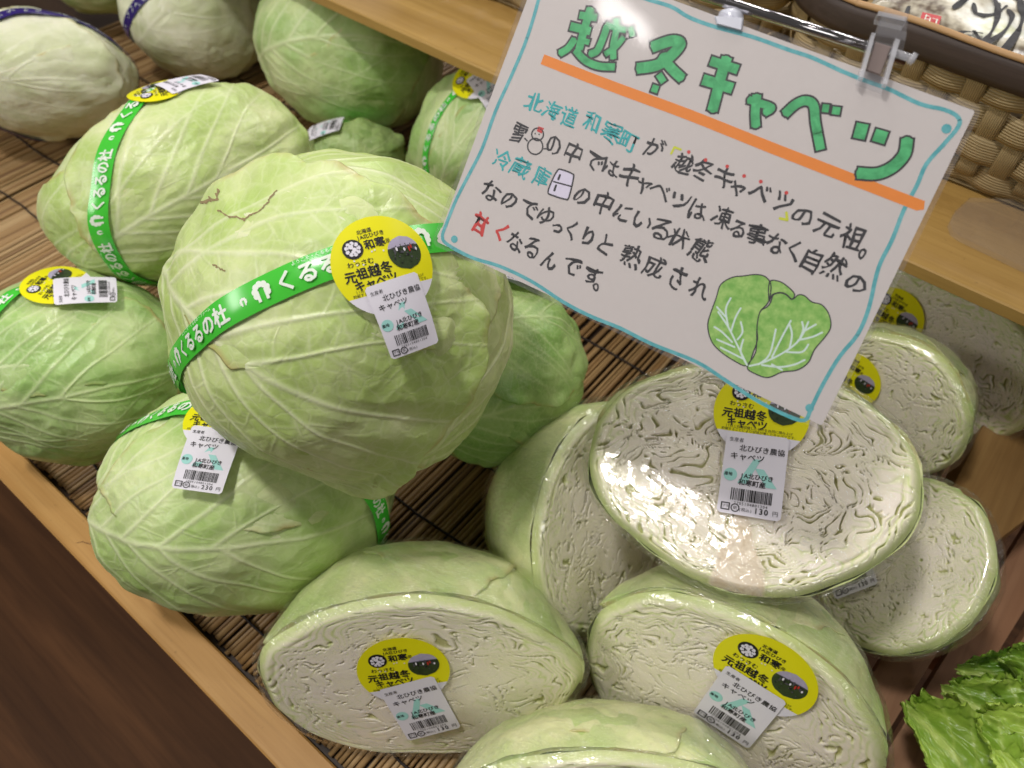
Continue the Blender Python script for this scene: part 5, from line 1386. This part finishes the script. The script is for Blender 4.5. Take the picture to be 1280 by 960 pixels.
for wd_, pts in ((26, [(800, 75), (870, 40), (960, -10)]), (22, [(930, 60), (950, 100), (1010, 118)]), (24, [(820, 218), (900, 190), (1000, 215)]), (20, [(960, 104), (1060, 112), (1150, 66)]), (26, [(1095, 50), (1090, 150), (1050, 230), (972, 302)]), (20, [(955, 190), (1000, 265)]), (26, [(1165, 90), (1188, 140), (1140, 215), (1000, 292)]), (34, [(1235, 50), (1262, 120), (1240, 210), (1140, 345)]), (24, [(1030, -10), (1110, 90)]), (30, [(1150, -20), (1240, 50)]), (22, [(515, 36), (492, 104)]), (20, [(560, -20), (610, 4)]), (30, [(1290, 80), (1340, 190), (1300, 330)])):
    q = smooth_path([ZB(p) for p in pts], 5) if len(pts) > 2 else np.array([ZB(p) for p in pts])
    wv_ = [wd_ / 5.333 * pm * (0.75 + 0.35 * math.sin(i * 0.6)) * 1.25 for i in range(len(q))]
    bp.stroke(q, wv_, 0, 0.0006)
bp.poly([tuple(ZB(p)) for p in ((605, 75), (730, 112), (692, 232), (573, 184))], 1, 0.0006)
for (a, b_) in (((625, 100), (650, 108)), ((622, 120), (644, 128)), ((632, 95), (612, 150)), ((600, 160), (640, 172)), ((600, 185), (625, 160)), ((660, 150), (690, 158)), ((672, 125), (705, 135)), ((668, 180), (678, 210)), ((700, 130), (684, 200)), ((655, 120), (640, 190)), ((612, 140), (640, 150))):
    bp.stroke([ZB(a), ZB(b_)], 1.1 * pm, 2, 0.0009)
bp.build('print', lambda q: np.stack([q[:, 0], q[:, 1], bagmap(q[:, 0], q[:, 1]) + q[:, 2] + 0.0004], -1), [M_BLK, plain('seal_red', lin(196, 40, 46), 0.4, 0.1), M_WHITE], bag)

# clear plastic tray lying on the shelf at the right
pl = [at(x, y, SHZ + 0.006) for x, y in ((1213, 246), (1195, 262), (1188, 277), (1192, 288), (1204, 296), (1240, 313), (1300, 342), (1360, 330), (1400, 290), (1300, 250))]
ps = empty('plastic_lid', tuple(np.mean(pl, 0) - np.array([0, 0, 0.006])))
tag(ps, 'clear plastic lid with a rounded corner lying on the shelf under the basket', 'plastic lid')
part('lid', prism('lid', pl, 0.0055, 0.001), M_ACR, ps)

# ------------------------------------------------------------------ lettuce in the lower right corner
L_LET = NT('lettuce_leaf')
v_ = L_LET.attr('vein').outputs['Fac']; to_ = L_LET.attr('tone').outputs['Fac']; nn_ = L_LET.noise(L_LET.coord(), 60, 4, 0.6)
cc_ = L_LET.mix(to_, lin(98, 142, 36), lin(172, 196, 84)); cc_ = L_LET.mix(L_LET.math('MULTIPLY', nn_, 0.4), cc_, lin(96, 140, 34)); cc_ = L_LET.mix(v_, cc_, lin(206, 220, 130))
L_LET.setb(Base_Color=cc_, Roughness=0.35, Normal=L_LET.bump(nn_, 0.25, 0.0015)); L_LET.b.inputs['Subsurface Weight'].default_value = 0.1
L_LET.b.inputs['Subsurface Radius'].default_value = (0.002, 0.003, 0.001); L_LET.b.inputs['Subsurface Scale'].default_value = 1.0
L_LET = L_LET.m
let = empty('lettuce', tuple(at(1300, 960, 0.0)))
tag(let, 'frilly yellow green lettuce in the lower right corner on the slats', 'lettuce')
def lettuce_leaf(base, tip, wpx, z0, z1_, seed, bright, cup=0.02):
    nu, nv = 90, 80
    u = np.linspace(0, 1, nu)[:, None]; v = np.linspace(-1, 1, nv)[None, :]
    B0 = at(*base, z0); T0 = at(*tip, z1_); ax = T0 - B0; side = unit(np.cross(ax, np.array([0.1, -0.2, 1.0]))); up = unit(np.cross(side, ax))
    mpp = np.linalg.norm(T0 - B0) / math.hypot(tip[0] - base[0], tip[1] - base[1])
    W = wpx * mpp * (np.sin(np.pi * np.clip(u, 0.02, 1) ** 0.75 * 0.93 + 0.12)) ** 0.7
    edge = np.abs(v) ** 3 + np.clip((u - 0.8) / 0.2, 0, 1) ** 2
    fr1 = noise2(u * 9 + seed, v * 1.5 + 0 * u, seed); fr2 = noise2(u * 26 + seed, v * 5 + 0 * u, seed + 1); fr3 = noise2(u * 60, v * 12 + 0 * u + seed, seed + 2)
    x = v * W * (1 + 0.07 * fr2 * edge + 0.06 * fr3 * edge)
    h = cup * (v ** 2) + edge * (0.011 * fr1 + 0.0028 * fr2 + 0.0006 * fr3) + 0.003 * fbm2(u * 8, v * 5 + seed, seed + 5, 3) + 0.02 * np.sin(u * np.pi) 
    uu = u + 0.02 * fr2 * edge + 0.02 * fr3 * edge
    V = B0 + uu[..., None] * ax + x[..., None] * side + h[..., None] * up
    ve = np.exp(-(v * W / 0.003) ** 2) + 0.5 * np.exp(-((((u * 7 - np.abs(v) * 2.2) % 1) - 0.5) / 0.06) ** 2)
    tn = np.clip(bright + 0.4 * fbm2(u * 4, v * 3 + seed, seed + 7, 3) + 0.3 * np.abs(v), 0, 1)
    me = mesh_np('leaf', V.reshape(-1, 3) - loc_of(let), grid_faces(nu, nv), dict(vein=np.clip(ve, 0, 1).ravel() * 0.7, tone=(tn + 0 * v).ravel()))
    link('leaf', me, L_LET, let)
lettuce_leaf((1390, 900), (1196, 838), 60, 0.045, 0.05, 3, 0.0)
lettuce_leaf((1360, 1000), (1176, 862), 92, 0.05, 0.055, 7, 0.3)
lettuce_leaf((1290, 1100), (1128, 880), 84, 0.055, 0.06, 12, 0.5)
lettuce_leaf((1390, 1060), (1212, 893), 92, 0.075, 0.08, 17, 0.75)
lettuce_leaf((1430, 960), (1245, 822), 74, 0.06, 0.07, 23, 0.1)

# bits on the rail and floor
tp = [at(x, y, 0.0052) for x, y in ((124, 690), (140, 676), (146, 694), (134, 704))]
tf_ = empty('tape_scrap', tuple(np.mean(tp, 0))); part('tape', prism('tape', tp, 0.0006, 0.0002), M_ACR, tf_)
tag(tf_, 'scrap of clear tape stuck on the front rail', 'tape scrap')

ck = Print()
def rz(x, y):
    q = at(x, y, 0.0042); return (q[0], q[1])
ck.stroke([rz(*p) for p in ((95, 679), (103, 677), (112, 680), (118, 679))], [0.0003, 0.0007, 0.0005, 0.0002], 0, 0)
ck.build('crack', lambda q: np.stack([q[:, 0], q[:, 1], 0.0042 + q[:, 2]], -1), [plain('crack_dark', lin(84, 56, 34), 0.8)], tb)
